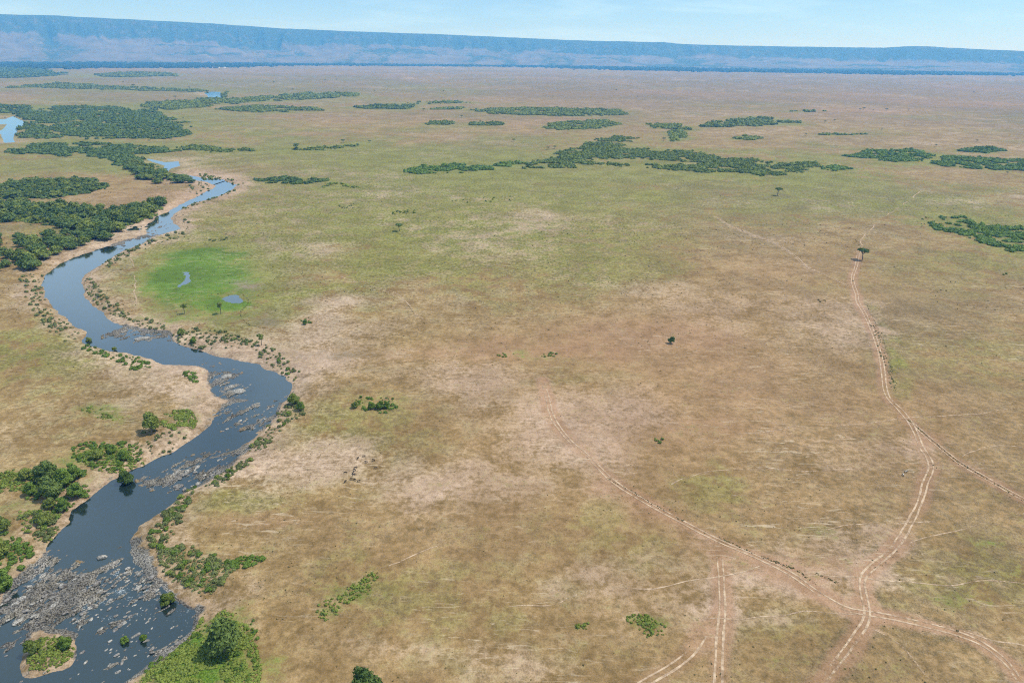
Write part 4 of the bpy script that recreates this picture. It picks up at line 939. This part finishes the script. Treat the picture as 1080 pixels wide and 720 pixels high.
# ------------------------------------------------------------------ haze
bx = 16300
me = bpy.data.meshes.new('haze'); zt, zb = 900, -6
V = [(x, y, z) for z in (zb, zt) for x, y in ((-bx, -bx), (bx, -bx), (bx, bx), (-bx, bx))]
me.from_pydata(V, [], [(3,2,1,0),(4,5,6,7),(0,1,5,4),(1,2,6,5),(2,3,7,6),(3,0,4,7)])
hm = bpy.data.materials.new('haze_air'); hm.use_nodes = True; nt = hm.node_tree; nt.nodes.remove(nt.nodes['Principled BSDF'])
pv = N(nt, 'ShaderNodeVolumePrincipled'); pv.inputs['Color'].default_value = (.11, .43, 1.0, 1); pv.inputs['Density'].default_value = 9.0e-5; pv.inputs['Anisotropy'].default_value = .1
pv.inputs['Absorption Color'].default_value = (.9, .9, .9, 1)
L(nt, pv.outputs[0], nt.nodes['Material Output'].inputs['Volume'])
tag(link('haze', me, hm), 'pale blue haze over the distant plain', 'haze', kind='stuff')

# ------------------------------------------------------------------ light, sky, camera
EL, AZS = R(60), R(78)   # azimuth from +Y (view direction) towards +X
sd = Vector((math.cos(EL) * math.sin(AZS), math.cos(EL) * math.cos(AZS), math.sin(EL)))
l = bpy.data.lights.new('sun', 'SUN'); l.energy = 4.4; l.angle = R(.53); l.color = (1, .955, .88)
o = bpy.data.objects.new('sun', l); COL.objects.link(o); o.rotation_euler = (-sd).to_track_quat('-Z', 'Y').to_euler()
W = bpy.data.worlds.new('World'); S.world = W; W.use_nodes = True; nt = W.node_tree
sky = N(nt, 'ShaderNodeTexSky'); sky.sky_type = 'NISHITA'; sky.sun_disc = False; sky.sun_elevation = EL; sky.sun_rotation = AZS; sky.altitude = 1600; sky.air_density = 1.0; sky.dust_density = .3; sky.ozone_density = 3.0
bg = nt.nodes['Background']; bg.inputs['Strength'].default_value = .095
tc = N(nt, 'ShaderNodeTexCoord'); mp = N(nt, 'ShaderNodeMapping'); mp.inputs['Scale'].default_value = (1, 1, 7); L(nt, tc.outputs['Generated'], mp.inputs[0])
nz = noise(nt, mp.outputs[0], 5, 5, .6, .3); sx = N(nt, 'ShaderNodeSeparateXYZ'); L(nt, tc.outputs['Generated'], sx.inputs[0]); up_ = math_(nt, 'MULTIPLY', mapr(nt, sx.outputs[2], .07, .24), mapr(nt, noise(nt, tc.outputs['Generated'], 3.0, 4), .25, .6, .35, .8)); cf = math_(nt, 'MAXIMUM', mapr(nt, nz, .44, .70, 0, .5), up_)  # upper cloud layer is out of view, added to brighten the river's reflections
L(nt, mix(nt, cf, mix(nt, 1.0, sky.outputs[0], (.84, .97, 1.16), 'MULTIPLY'), (6.2, 8.7, 11.6)), bg.inputs['Color'])
cam = bpy.data.cameras.new('camera'); co = bpy.data.objects.new('camera', cam); COL.objects.link(co); S.camera = co
cam.sensor_width = 36; cam.lens = FPX / 1080 * 36; cam.clip_start = 1; cam.clip_end = 60000
from mathutils import Matrix
co.matrix_world = Matrix(((_r[0], _u[0], -_f[0], 0), (_r[1], _u[1], -_f[1], 0), (_r[2], _u[2], -_f[2], CAMZ), (0, 0, 0, 1)))
S.view_settings.view_transform = 'Standard'; S.view_settings.look = 'None'; S.view_settings.exposure = .27; S.view_settings.gamma = 1
S.render.engine = 'CYCLES'; S.cycles.max_bounces = 5; S.cycles.diffuse_bounces = 2; S.cycles.volume_bounces = 1; S.cycles.transmission_bounces = 2; S.cycles.use_denoising = False; S.cycles.denoiser = 'OPENIMAGEDENOISE'; S.cycles.denoising_input_passes = 'RGB_ALBEDO_NORMAL'; S.cycles.transparent_max_bounces = 12
S.cycles.filter_width = 1.1
S.render.use_persistent_data = False
